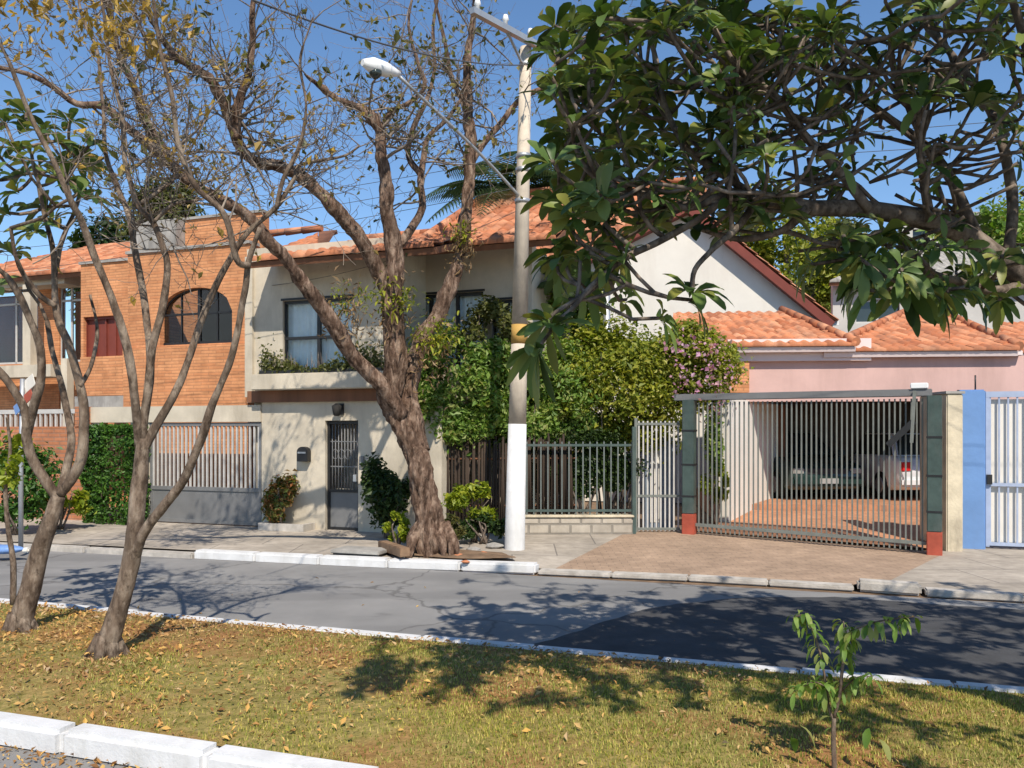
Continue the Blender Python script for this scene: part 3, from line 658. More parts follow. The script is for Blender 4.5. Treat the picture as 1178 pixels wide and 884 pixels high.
mb = MB(); mb.box(bxu, bxm - .25, .25, .35, ztop - .1, ztop + .05); mb.build('ceiling_edge', M['wood'], be)
# entrance gate in the wall
dg = FB.root('entrance_door', 'narrow black iron door with barred top and grey solid bottom', 'door')
mb = MB(); zm = Z(393, 567); mb.box(ddx0 + .04, ddx1 - .04, .10, .13, .16, zm); mb.build('lower_panel', M['greymetal'], dg)
mb = MB()
for xx in (ddx0, ddx1 - .05): mb.box(xx + .002, xx + .048, .07, .15, .14, ddz1 - .003)
for zz in (.14, zm, ddz1 - .06): mb.box(ddx0 + .05, ddx1 - .05, .075, .145, zz, zz + .05)
mb.build('door_frame', M['black'], dg); mb = MB()
for i in range(9):
    xx = ddx0 + .08 + (ddx1 - ddx0 - .16) * i / 8; mb.tube([(xx, .11, zm), (xx, .11, ddz1 - .05)], .011, 5)
for q in (.35, .7): mb.box(ddx0 + .05, ddx1 - .05, .1, .12, zm + (ddz1 - zm) * q, zm + (ddz1 - zm) * q + .02)
for i in range(4): 
    cx_ = ddx0 + .14 + (ddx1 - ddx0 - .28) * i / 3; mb.tube([(cx_ + .06 * math.cos(a * .7), .108, zm + (ddz1 - zm) * .53 + .09 * math.sin(a * .7)) for a in range(10)], .007, 4)
mb.build('bars', M['greymetal'], dg); mb = MB(); mb.box(ddx1 - .12, ddx1 - .06, .03, .1, 1.0, 1.12); mb.build('handle', M['galv'], dg)
dk = FB.root('hallway_wall', 'dark shaded wall inside the entrance behind the black iron door', 'wall'); mb = MB(); mb.box(ddx0 - .5, ddx1 + .4, .9, 1.0, 0, 2.4); mb.build('panel', M['white_wall'], dk)
# letter box, wall lamp, intercom
lb = FB.root('letter_box', 'small black letter box with arched top on the beige wall', 'letter box')
lx, lz0, lz1 = X(352), Z(352, 531), Z(352, 514); mb = MB(); pr = [(lx - .11, lz0), (lx + .11, lz0)] + [(lx + .11 * math.cos(a * math.pi / 8), lz1 - .09 + .09 * math.sin(a * math.pi / 8)) for a in range(9)]
mb.prism(pr, -.13, -.002); mb.build('box', M['black'], lb, bevel=.008); mb = MB(); mb.box(lx - .08, lx + .08, -.14, -.131, lz1 - .12, lz1 - .09); mb.build('slot', M['galv'], lb)
wl = FB.root('wall_lamp', 'dark lantern lamp on the beige wall above the iron door', 'lamp')
lx, lz = X(393), Z(393, 471); mb = MB(); mb.box(lx - .05, lx + .05, -.03, -.002, lz - .1, lz + .1); mb.bar((lx, -.03, lz + .06), (lx, -.16, lz + .08), .02); mb.build('bracket', M['black'], wl)
mb = MB(); mb.tube([(lx, -.16, lz - .12), (lx, -.16, lz - .1), (lx, -.16, lz + .05), (lx, -.16, lz + .1)], [.04, .06, .09, .02], 6); mb.build('lantern', M['darkroom'], wl)
ic = FB.root('intercom', 'small dark intercom box on the wall right of the iron door', 'intercom'); lx, lz = X(417), Z(417, 531)
mb = MB(); mb.box(lx - .045, lx + .045, -.05, -.002, lz - .09, lz + .09); mb.build('housing', M['greymetal'], ic, bevel=.008); mb = MB(); mb.box(lx - .02, lx + .02, -.056, -.051, lz - .05, lz - .01); mb.build('button', M['galv'], ic)
# plants along the planter
rt = FB.root('planter_plants', 'low mixed plants growing along the beige balcony ledge', 'plants'); n = 1900
xs = rng.uniform(X(300, -.15), X(440, -.15), n); hz = np.abs(rng.normal(0, .12, n)) * (1 + .8 * np.sin(xs * 3.1)) + .02; ys = rng.uniform(-.26, -.02, n)
leaf_cloud('foliage', np.stack([xs, ys, zsl + hz], 1), .07, M['olive'], rt, up=.4); mb = MB()
for i in range(60):
    xx = random.uniform(X(300, -.15), X(440, -.15)); mb.tube([(xx, -.15, zsl), (xx + random.uniform(-.05, .05), -.15 + random.uniform(-.05, .05), zsl + random.uniform(.15, .4))], [.006, .002], 4)
mb.build('stem', M['bark_twig'], rt)
# =================================================================== WHITE GABLED HOUSE
FW = Frame(4.5, 22.0, -14)
wh = FW.root('white_gable_house', 'white house with steep tiled gable roof behind the flowering bush', 'house')
X, Z = FW.X, FW.Z
ax, az_ = FW.hit(793, 241); rx, rz_ = FW.hit(940, 360); lx, lz_ = FW.hit(652, 312)
mb = MB(); mb.prism([(lx, 0), (rx, 0), (rx, rz_), (ax, az_), (lx, lz_)], 0, .22); mb.box(rx - .22, rx, .22, 8, 0, rz_ - .05); mb.box(lx, lx + .22, .22, 8, 0, lz_ - .05); mb.build('wall', M['white_wall'], wh)
sl_ = (az_ - rz_) / (rx - ax); ov = .42; sq_ = (az_ - lz_) / (ax - lx)
roof(wh, [((rx + ov, -.32, rz_ - sl_ * ov + .12), (rx + ov, 8, rz_ - sl_ * ov + .12), (ax, -.32, az_ + .14), (ax, 8, az_ + .14)),
          ((lx - ov, 8, lz_ - sq_ * ov + .12), (lx - ov, -.32, lz_ - sq_ * ov + .12), (ax, 8, az_ + .14), (ax, -.32, az_ + .14))],
     [((ax, -.32, az_ + .16), (ax, 8, az_ + .16))], softmat=M['brownpaint'], th=.2)
# front slope to the left of the gable
p0, p1, p2, p3 = [FW.loc(p) for p in (P(612, 300, 22.9), P(800, 268, 22.3), P(640, 216, 26.0), P(815, 212, 25.2))]
p1.z = p0.z; p3.z = p2.z
roof(wh, [(p0, p1, p2, p3)], [(p2, p3)])
mb = MB(); q0, q1 = FW.loc(P(618, 310, 23.4)), FW.loc(P(690, 310, 23.0)); ys = q0.y; mb.box(q0.x, q1.x, ys, ys + .15, 0, p0.z + .15); mb.build('side_wall', M['farwall'], wh)
f = MB(); a, b, c, d = q0.x + .9, q0.x + 1.9, Z(660, 365, ys), Z(660, 318, ys)
for xx in (a, (a + b) / 2, b): f.box(xx - .03, xx + .03, ys - .05, ys - .005, c, d)
f.box(a, b, ys - .048, ys - .007, c, c + .05); f.box(a, b, ys - .048, ys - .007, d - .05, d); fo = f.build('window', M['black'], wh); p_ = MB(); p_.box(a, b, ys - .025, ys - .02, c, d); p_.build('pane', M['carglass'], fo)
mb = MB(); mb.tube([(rx + .2, -.1, rz_ - .25), (rx + .2, -.1, rz_ - .9)], .04, 8); mb.bar((rx - .05, -.12, rz_ - .3), (rx + .5, -.12, rz_ - .3), .05, .1); mb.build('gutter_box', M['lampwhite'], wh)

# =================================================================== PINK HOUSE WITH CARPORT
FP = Frame(5.9, 16.4, -5)
ph = FP.root('pink_house', 'low pink house with open carport and orange hipped tile roof', 'house')
X, Z = FP.X, FP.Z
px0, px1 = X(858), X(1320); pz0, pz1 = Z(950, 462), Z(1060, 410)
mb = MB(); mb.box(px0, px1, 0, .2, pz0, pz1); mb.box(px1 - .2, px1, .2, 6, 0, pz1); mb.build('wall', M['pink'], ph)
mb = MB(); fx0, fx1 = X(838, -.5), X(985, -.5); mb.box(X(836), X(1000), -.12, -.005, Z(900, 416), Z(900, 391)); mb.build('fascia', M['fascia'], ph)
mb = MB(); mb.box(X(985), X(1172), -.16, -.005, pz1 - .015, pz1 + .085); mb.build('gutter', M['fascia'], ph, bevel=.012)
roof(ph, [((X(945), -.2, pz1 + .11), (X(1166), -.2, pz1 + .11), (X(1040, 4), 4.0, Z(1040, 362, 4)), (X(1085, 4), 4.0, Z(1085, 362, 4))),
          ((X(1130, 2), 2.0, pz1 + .25), (X(1330, 2), 2.0, pz1 + .25), (X(1150, 5), 5.2, Z(1150, 372, 5.2)), (X(1330, 5), 5.2, Z(1150, 372, 5.2))),
          ((X(770, -.3), -.3, Z(900, 399)), (X(985, -.3), -.3, Z(900, 399)), (X(775, 3), 3.0, Z(840, 360, 3)), (X(900, 3), 3.0, Z(840, 360, 3)))],
     [((X(1166), -.2, pz1 + .14), (X(1085, 4), 4.0, Z(1085, 362, 4) + .03)), ((X(945), -.2, pz1 + .14), (X(1040, 4), 4.0, Z(1040, 362, 4) + .03)), ((X(1040, 4), 4.0, Z(1040, 362, 4) + .03), (X(1085, 4), 4.0, Z(1085, 362, 4) + .03)),
      ((X(985, -.3), -.3, Z(900, 399) + .03), (X(900, 3), 3.0, Z(840, 360, 3) + .03))], softmat=M['fascia'])
mb = MB(); mb.box(X(840, -.1), X(862, -.1), -.1, .1, Z(850, 452), Z(850, 417)); mb.build('shadow_corner', M['brick'], ph)  # brick-coloured block standing in for the shadow on the pink wall corner
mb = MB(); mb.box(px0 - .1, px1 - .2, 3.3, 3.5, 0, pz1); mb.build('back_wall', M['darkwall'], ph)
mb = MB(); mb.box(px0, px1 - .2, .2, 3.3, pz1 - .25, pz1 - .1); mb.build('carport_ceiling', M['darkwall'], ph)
# side wall of the carport, lit
mb = MB(); q0 = FP.loc(P(838, 560, 15.2)); q1 = FP.loc(P(893, 560, 18.6)); dv = (q1 - q0); dv.z = 0; nn = Vector((-dv.y, dv.x, 0)).normalized() * .18
mb.slab([q0, q1, q1 + nn, q0 + nn], 0, pz0 + .02); mb.build('side_wall', M['white_wall'], ph)
mb = MB(); mb.box(q1.x + .02, q1.x + .2, q1.y, 3.3, 0, pz0); mb.build('inner_wall', M['wood'], ph)
# carport floor, raised step
fl = MB(); a = G(800, 612, .155); b = G(1066, 633, .065)
fl.quad((a.x, a.y + .05, .168), (b.x + .12, b.y - .05, .09), P(1130, 590, 16.2).xy.to_3d() + Vector((0, 0, .30)), P(850, 580, 16.7).xy.to_3d() + Vector((0, 0, .30)))
struct(fl, 'carport_floor', M['redfloor'])
fl = MB(); a = P(830, 580, 16.75); b = P(1135, 590, 16.25); fl.slab([(a.x, a.y, 0), (b.x, b.y, 0), (b.x + .6, b.y + 5, 0), (a.x + .6, a.y + 5, 0)], -.02, .42); struct(fl, 'carport_floor', M['redfloor'])

# ------------------------------------------------------------------ car builder (length along +y, front at y=0)
def car(name, label, loc, rz, paint, rear=False):
    root = thing(name, label, 'car', loc, None); root.rotation_euler = (0, 0, rz)
    # outline stations: y, half width bottom, half width belt, belt height, floor height
    st = [(0, .70, .74, .62, .30), (.12, .80, .82, .74, .22), (.9, .84, .85, .88, .2), (1.3, .84, .86, .93, .2), (2.9, .84, .86, .95, .2), (3.6, .83, .84, .94, .2), (4.05, .78, .80, .88, .24), (4.15, .70, .74, .66, .34)]
    mb = MB(); vs = []; fs = []
    for y, wb, wt, h, z0 in st:
        vs += [(-wb * .94, y, z0), (-wb, y, z0 + .12), (-wt, y, h - .08), (-wt * .93, y, h), (wt * .93, y, h), (wt, y, h - .08), (wb, y, z0 + .12), (wb * .94, y, z0)]
    for i in range(len(st) - 1):
        for j in range(8): fs.append((i * 8 + j, i * 8 + (j + 1) % 8, (i + 1) * 8 + (j + 1) % 8, (i + 1) * 8 + j))
    fs += [tuple(range(8))[::-1], tuple((len(st) - 1) * 8 + j for j in range(8))]; mb.add(vs, fs, True); body = mb.build('body', paint, root)
    mb = MB(); b = [(-.76, 1.15, .92), (.76, 1.15, .92), (.76, 3.85, .93), (-.76, 3.85, .93)]; t = [(-.56, 1.85, 1.42), (.56, 1.85, 1.42), (.56, 3.3, 1.42), (-.56, 3.3, 1.42)]
    mb.add(b + t, [(4, 5, 6, 7), (0, 1, 5, 4), (1, 2, 6, 5), (2, 3, 7, 6), (3, 0, 4, 7)]); mb.build('cabin', paint, root, bevel=.05)
    def face(i, j, k, l, m_=.1, off=.012):
        q = [Vector((b + t)[x]) for x in (i, j, k, l)]; c = sum(q, Vector()) / 4; n = (q[1] - q[0]).cross(q[3] - q[0]).normalized()
        n = n if n.dot(c - Vector((0, 2.5, 1.1))) > 0 else -n
        return [p + (c - p).normalized() * m_ + n * off for p in q], n
    for nm, ids in (('windscreen', (0, 1, 5, 4)), ('rear_window', (2, 3, 7, 6)), ('side_window', (1, 2, 6, 5)), ('side_window', (3, 0, 4, 7))):
        q, n = face(*ids); mb = MB(); mb.add(q + [p - n * .02 for p in q], [(0, 1, 2, 3), (7, 6, 5, 4)] + [(i, i + 4, (i + 1) % 4 + 4, (i + 1) % 4) for i in range(4)]); mb.build(nm, M['carglass'], root)
    for s in (-1, 1):
        mb = MB(); mb.box(min(s * .5, s * .74), max(s * .5, s * .74), -.015, .1, .55, .68); mb.build('headlight', M['headlight'], root, bevel=.02)
        mb = MB(); mb.box(min(s * .55, s * .77), max(s * .55, s * .77), 4.02, 4.17, .62, .82); mb.build('taillight', M['taillight'], root, bevel=.02)
        mb = MB(); mb.box(min(s * .84, s * 1.0), max(s * .84, s * 1.0), 1.25, 1.35, .92, 1.04); mb.build('wing_mirror', paint, root, bevel=.02)
        for y in (.75, 3.35):
            mb = MB(); mb.tube([(s * .66, y, .3), (s * .68, y, .3), (s * .84, y, .3), (s * .86, y, .3)], [.27, .3, .3, .27], 20); wh_ = mb.build('wheel', M['rubber'], root)
            mb = MB(); mb.tube([(s * .855, y, .3), (s * .872, y, .3)], [.19, .17], 16); mb.build('rim', M['galv'], wh_)
    for y0, y1 in ((-.07, .1), (4.06, 4.24)): mb = MB(); mb.box(-.78, .78, y0, y1, .3, .5); mb.build('bumper', paint, root, bevel=.05)
    for y0, y1 in ((-.085, -.072), (4.242, 4.255)): mb = MB(); mb.box(-.2, .2, y0, y1, .36, .47); mb.build('number_plate', M['plate'], root)
    mb = MB(); mb.box(-.45, .45, -.012, .05, .56, .67); mb.build('grille', M['black'], root); return root
pc = P(952, 590, 17.6); car('parked_car', 'dark green car parked in the carport facing the green gate', (pc.x, pc.y, .42), R(4), M['carpaint'])
pc = P(1078, 590, 17.3); car('parked_car', 'pale car with red tail lamps parked beside the right gate post', (pc.x - .1, pc.y + 4.2, .42), R(180 + 2), M['carwhite'])

# ------------------------------------------------------------------ green gate between two posts
gl_ = G(793, 614, .15); gr_ = G(1075, 638, .05); dirg = Vector((gr_.x - gl_.x, gr_.y - gl_.y, 0)); FG = Frame(gl_.x, gl_.y, math.degrees(math.atan2(dirg.y, dirg.x))); LG = dirg.length
zgt = 2.42
def gate_post(x, z0, label):
    o = thing('gate_post', label, 'post', FG.o + FG.u * x + Vector((0, 0, z0)), 'dark green gate posts with red feet'); o.rotation_euler = (0, 0, FG.a)
    mb = MB(); mb.box(-.1, .1, -.1, .1, .34, zgt - z0 - .02); mb.build('post', M['greenmetal'], o, bevel=.012)
    mb = MB(); mb.box(-.105, .105, -.105, .105, -.12, .338); mb.build('painted_foot', M['redpaint'], o, bevel=.012)
    mb = MB()
    for zz in (.62, 1.15, 1.72): mb.box(-.106, .106, -.106, .106, zz, zz + .03); mb.build('band', M['black'], o); mb = MB()
    return o
gate_post(0, .15, 'dark green gate post with red foot beside the narrow side fence')
gate_post(LG, .05, 'dark green gate post with red foot beside the cream wall')
gb = FG.root('barred_gate', 'wide green carport gate of thin upright bars', 'gate'); mb = MB()
def zb(x): return .16 + (.06 - .16) * x / LG
for i in range(46):
    xx = .16 + (LG - .32) * i / 45; mb.box(xx - .0115, xx + .0115, .0, .02, zb(xx) + .03, zgt - .06)
mb.build('bars', M['bars'], gb)
mb = MB()
mb.add([(.11, -.02, zb(0) + .12), (LG - .11, -.02, zb(LG) + .12), (LG - .11, .04, zb(LG) + .12), (.11, .04, zb(0) + .12), (.11, -.02, zb(0) + .17), (LG - .11, -.02, zb(LG) + .17), (LG - .11, .04, zb(LG) + .17), (.11, .04, zb(0) + .17)], [(3, 2, 1, 0), (4, 5, 6, 7), (0, 1, 5, 4), (1, 2, 6, 5), (2, 3, 7, 6), (3, 0, 4, 7)])
mb.build('bottom_rail', M['bars'], gb)
mb = MB(); mb.box(-.1 - .15, LG - .03, -.06, .06, zgt - .03, zgt + .08); rl = mb.build('top_rail', M['greymetal'], gb, bevel=.01)
ga = FG.root('gate_opener', 'white box and tilting arm of a gate opener on top of the right gate post', 'gate opener')
mb = MB(); mb.box(LG - .32, LG - .08, -.09, .07, zgt + .085, zgt + .17); mb.build('motor_box', M['lampwhite'], ga, bevel=.01)
mb = MB(); mb.bar((LG - .27, -.14, 2.02), (LG - .62, -.16, 1.66), .05, .09); mb.build('lever_arm', M['black'], ga)
mb = MB(); mb.bar((LG - .26, -.12, zgt + .05), (LG - .3, -.13, zgt - .72), .045, .09); mb.build('counterweight', M['bars'], ga)
# narrow fixed panel left of the gate
sp0 = FG.loc(P(733, 560, 14.25)); FS = Frame(P(733, 560, 14.25).x, 14.25, 0); sx1 = gl_.x - FS.o.x - .12
sf = FS.root('side_fence', 'narrow pale barred fence panel left of the green gate', 'fence'); mb = MB()
for i in range(10): xx = .03 + (sx1 - .06) * i / 9; mb.box(xx - .013, xx + .013, 0, .02, .17, 2.05)
mb.build('bars', M['lightbars'], sf); mb = MB()
for zz in (.19, .75, 1.98): mb.box(0, sx1, -.01, .03, zz, zz + .04)
mb.box(-.05, .0, -.03, .05, .1, 2.1); mb.build('fence_frame', M['bars'], sf)
bd = thing('blue_panel_door', 'faded grey blue panel door leaning behind the narrow barred fence', 'door', P(757, 600, 14.9).xy.to_3d() + Vector((0, 0, .15)))
mb = MB(); mb.box(-.28, .3, 0, .05, 0, 1.62); mb.build('panel', M['paleblue'], bd); mb = MB(); mb.box(-.14, .02, -.012, -.002, .1, 1.4); mb.build('white_strip', M['white_wall'], bd)

# low stone wall + railing + cane screen
FR = Frame(P(505, 600, 14.0).x, 14.0, 1)
X, Z = FR.X, FR.Z
xr0, xr1 = .0, X(727)
sw = FR.root('stone_wall', 'low rough stone wall under the dark iron railing', 'wall'); mb = MB(); mb.box(X(600), xr1, -.1, .15, 0, .43); mb.build('masonry', M['stone'], sw, bevel=.02); mb = MB(); mb.box(X(600) - .02, xr1 + .02, -.125, .175, .432, .47); mb.build('coping', M['cream'], sw, bevel=.01)
rg = FR.root('iron_railing', 'grey green iron railing with thin upright bars on the stone wall', 'fence'); mb = MB()
xq = xr0; xr0 = X(598); k = int((xr1 - xr0) / .105)
for i in range(k): xx = xr0 + (xr1 - xr0) * i / (k - 1); mb.box(xx - .011, xx + .011, -.01, .012, .475, 1.7)
mb.build('bars', M['darkbars'], rg); mb = MB(); mb.box(xr0, xr1, -.015, .017, .52, .56); mb.box(xr0, xr1, -.015, .017, 1.62, 1.66)
mb.box(xr1, xr1 + .06, -.05, .05, .1, 1.95); mb.build('rail', M['greenmetal'], rg)
xr0 = xq; cs = FR.root('cane_screen', 'dark brown cane screen fence behind the iron railing', 'fence'); mb = MB()
for i in range(int((X(665) - xr0) / .05)):
    xx = xr0 + i * .05; mb.tube([(xx + random.uniform(-.012, .012), .12 + random.uniform(-.01, .01), .1), (xx + random.uniform(-.03, .03), .12, 1.75 + random.uniform(-.12, .15))], [.024, .02], 5)
mb.build('canes', M['cane'], cs); mb = MB()
for zz in (.6, 1.4): mb.tube([(xr0, .16, zz), (X(665), .16, zz + .02)], .02, 5)
mb.build('cross_rail', M['wood'], cs)

# cream wall end, blue pillar and blue gate on the right
cw_ = thing('cream_wall', 'peeling cream wall end between green gate post and blue pillar', 'wall', P(1095, 600, 12.75).xy.to_3d()); mb = MB(); mb.box(-.13, .12, -.1, .75, 0, zgt + .02); mb.build('masonry', M['cream'], cw_, bevel=.015)
mb = MB(); mb.box(-.15, .14, -.12, .77, zgt + .022, zgt + .06); mb.build('coping', M['concrete'], cw_)
FX = Frame(P(1117, 600, 13.05).x, 13.05, -20); X, Z = FX.X, FX.Z
bp = FX.root('blue_pillar', 'sky blue painted gate pillar on the right', 'pillar'); mb = MB(); mb.box(X(1101), X(1132), -.14, .2, 0, Z(1115, 449)); mb.build('post', M['blue'], bp, bevel=.02)
mb = MB(); mb.box(X(1101) - .02, X(1101) + .008, -.155, -.13, 0, Z(1115, 449)); mb.build('conduit', M['cable'], bp); mb = MB(); mb.tube([(X(1122), 0, Z(1115, 449)), (X(1122), 0, Z(1115, 432))], .012, 6); mb.build('pin', M['black'], bp)
bg_ = FX.root('blue_gate', 'pale blue barred gate with solid backing next to the blue pillar', 'gate'); mb = MB(); x0, x1 = X(1134), X(1134) + 3.2; zt_ = Z(1150, 452)
for i in range(26): xx = x0 + .06 + (x1 - x0 - .12) * i / 25; mb.box(xx - .012, xx + .012, 0, .02, .1, zt_)
mb.build('bars', M['palegate'], bg_); mb = MB()
for zz in (.1, 1.02, zt_ - .07): mb.box(x0, x1, -.012, .032, zz, zz + (.05 if zz < zt_ - .1 else .09))
for xx in (x0, x1 - .05): mb.box(xx, xx + .05, -.01, .03, .08, zt_)
mb.build('gate_frame', M['palegate'], bg_); mb = MB(); mb.box(x0 + .05, x1 - .05, .06, .08, .15, zt_ - .1); mb.build('backing_sheet', M['white_wall'], bg_)
mb = MB(); mb.box(x0 + .01, x0 + .08, -.06, -.013, 1.05, 1.2); mb.build('lock', M['black'], bg_)
rwl = FX.root('boundary_wall', 'plain cream boundary wall continuing right of the blue gate', 'wall'); mb = MB(); mb.box(x1 + .05, x1 + 12, 0, .2, 0, 2.3); mb.build('masonry', M['beige'], rwl)

# ------------------------------------------------------------------ left neighbour's garden wall, sign post
X, Z = FB.X, FB.Z
gw = FB.root('garden_wall', 'low orange brick garden wall in front of the brick house at far left', 'wall'); mb = MB(); mb.box(X(-120, -.2), X(96, -.2), -.2, 0, .1, Z(50, 491, -.2)); mb.build('masonry', M['brickwall'], gw)
mb = MB()
mb.box(X(-120, -.2), X(96, -.2), -.13, -.07, Z(50, 476, -.2), Z(50, 471, -.2))
for i in range(40): xx = X(-120, -.2) + (X(96, -.2) - X(-120, -.2)) * i / 39; mb.box(xx - .02, xx + .02, -.12, -.08, Z(50, 491, -.2), Z(50, 474, -.2))
mb.build('railing', M['lightbars'], gw)
mb = MB(); mb.box(X(87, -.2), X(96, -.2), -.22, .02, Z(50, 491, -.2) + .002, Z(92, 468, -.2)); mb.build('end_post', M['brickwall'], gw)
sg = thing('street_sign', 'grey street sign post with two tilted white and red plates at far left', 'sign', G(24, 634, .08)); b_ = G(24, 634, .08); d_ = b_.y
mb = MB(); mb.tube([b_, P(24, 540, d_), P(26, 436, d_)], .035, 8); mb.build('post', M['galv'], sg, b_)
for (x, y, w2, h2, col) in ((34, 441, .26, .13, 'white_wall'), (32, 457, .24, .1, 'redpaint'), (20, 470, .16, .1, 'bluebag')):
    c = P(x, y, d_ - .05); u_ = Vector((.75, -.45, .42)).normalized(); mb = MB(); mb.bar(c - u_ * w2 / 2, c + u_ * w2 / 2, .012, h2 * 1.4); mb.build('plate', M[col], sg, b_)
bb = thing('blue_bag', 'blue and white plastic bag lying on the kerb at far left', 'bag', G(6, 638, .09)); mb = MB(); c = Vector((0, 0, .06))
vs = []; 
for i in range(7):
    for j in range(10):
        a = j / 10 * 6.283; t = i / 6; r_ = math.sin(math.pi * (t * .92 + .04)); vs.append((.3 * (t - .5) * 2, .13 * r_ * math.cos(a) * random.uniform(.85, 1.15), .075 + .075 * r_ * math.sin(a) * random.uniform(.85, 1.1)))
mb.add(vs, [(i * 10 + j, i * 10 + (j + 1) % 10, (i + 1) * 10 + (j + 1) % 10, (i + 1) * 10 + j) for i in range(6) for j in range(10)], True); mb.build('sack', M['bluebag'], bb); mb = MB(); mb.box(.26, .36, -.05, .05, .03, .1); mb.build('tied_end', M['white_wall'], bb, bevel=.02)

# ------------------------------------------------------------------ utility pole, lamp, cables
pb = G(592, 632, .11); pd = pb.y; up_ = thing('utility_pole', 'tall concrete utility pole with white painted lower part', 'utility pole', pb)
top = P(605, 55, pd)
def pa(py): t = (632 - py) / (632 - 55); return pb + (top - pb) * t, .152 + (.085 - .152) * t
mb = MB(); a, ra = pa(488); mb.tube([pb - Vector((0, 0, .15)), pb, a], [.154, .154, ra + .002], 20); mb.build('white_base', M['kerbwhite'], up_, pb)
mb = MB(); b, rb = pa(55); c, rc = pa(396); mb.tube([a + Vector((0, 0, .002)), c], [ra - .002, rc - .002], 20); e, re_ = pa(374); mb.tube([e, b], [re_ - .002, rb], 20); mb.build('shaft', M['polec'], up_, pb)
mb = MB(); mb.tube([c, e], [rc + .001, re_ + .001], 20); mb.build('yellow_band', M['yellowband'], up_, pb)
mb = MB(); a0 = P(617, 52, pd - .05) ; a1 = P(543, 12, pd - 1.07); mb.bar(a0, a1, .085, .085); mb.bar(top - Vector((0, 0, .35)), a0.lerp(a1, .5), .03); mb.build('cross_arm', M['galv'], up_, pb)
for yy in (75, 180, 196, 232): p_, r_ = pa(yy); mb = MB(); mb.tube([p_ - Vector((0, 0, .03)), p_ + Vector((0, 0, .03))], r_ + .012, 16); mb.build('clamp', M['galv'], up_, pb)
for t in (.1, .5, .92): q = a0.lerp(a1, t) + Vector((0, 0, .05)); mb = MB(); mb.tube([q, q + Vector((0, 0, .05)), q + Vector((0, 0, .07)), q + Vector((0, 0, .14))], [.03, .03, .05, .03], 8); mb.build('insulator', M['lampwhite'], up_, pb)
ls, _ = pa(230); le = P(455, 84, pd - 1.9); sl2 = thing('street_lamp', 'white street lamp head on a long slanting arm from the utility pole', 'street lamp', ls)
mb = MB(); mb.tube(smooth_path([ls, ls.lerp(le, .4) + Vector((0, 0, .05)), le], 5), .022, 8); mb.build('arm', M['galv'], sl2, ls)
hd = P(417, 72, pd - 2.25); ax_ = (hd - le).normalized(); L = (hd - le).length; mb = MB()
mb.tube([le - ax_ * .06, le + ax_ * .02, le + ax_ * L * .3, le + ax_ * L * .7, le + ax_ * L], [.035, .055, .09, .10, .04], 12); mb.build('lamp_head', M['lampwhite'], sl2, ls)
mb = MB(); c = le + ax_ * L * .62 - Vector((0, 0, .06)); mb.tube([c + Vector((0, 0, .0)), c - Vector((0, 0, .05)), c - Vector((0, 0, .09))], [.085, .075, .03], 12); mb.build('lens', M['carglass'], sl2, ls)
def cable(a, b, sag, label, r=.0045):
    pts = [a.lerp(b, i / 24) - Vector((0, 0, sag * 4 * (i / 24) * (1 - i / 24))) for i in range(25)]; mb = MB(); mb.tube(pts, r, 5); tag(mb.build('cable', M['cable'], None, a), label, 'cable')
cable(pa(180)[0], W(-26, 11.2, 6.2), .5, 'upper thin black cable running left from the clamp of the pole')
cable(pa(196)[0], W(-26, 11.2, 5.8), .55, 'lower thin black cable running left from the pole')
cable(pa(215)[0], W(-26, 11.3, 5.1), .5, 'lowest thin black cable running left below the lamp arm')
cable(pa(240)[0], P(300, 330, 15.2), .2, 'house cable from the pole to the left corner of the beige house')
cable(pa(196)[0], W(26, 11.2, 5.7), .5, 'lower thin black cable running right from the clamp of the pole')
cable(pa(180)[0], W(26, 11.2, 6.2), .5, 'upper thin black cable running right from the pole')
cable(pa(75)[0], P(290, 0, 6.5), .15, 'slanting black cable from the pole top up to the left over the street', .009)
cable(pa(90)[0], P(700, 330, 15.5), .05, 'service cable from the pole down to the white house', .005)

# ------------------------------------------------------------------ small street things
sd_ = thing('storm_drain', 'storm drain slab with dark slot opening in the white kerb', 'drain', G(400, 645, .1)); mb = MB(); u0, v0 = uv(G(372, 640, .12)); u1, v1 = uv(G(432, 642, .12)); o_ = sd_.location
vk = kv((u0 + u1) / 2) + .21
mb.slab([W(u0, vk), W(u1, vk), W(u1, vk + .45), W(u0, vk + .45)], .14, .19); mb.build('cover_slab', M['concrete'], sd_, o_, bevel=.01)
mb = MB(); mb.slab([W(u0 + .03, vk + .03), W(u1 - .03, vk + .03), W(u1 - .03, vk + .42), W(u0 + .03, vk + .42)], .1, .139); mb.build('slot', M['black'], sd_, o_)
a = G(440, 631, .15); b = G(466, 646, .1); wbd = thing('wooden_board', 'short weathered brown board lying across the kerb beside the big tree', 'board', a)
mb = MB(); mb.bar(a + Vector((0, 0, .05)), b + Vector((0, 0, .12)), .14, .13); mb.build('plank', M['board'], wbd, a, bevel=.01)
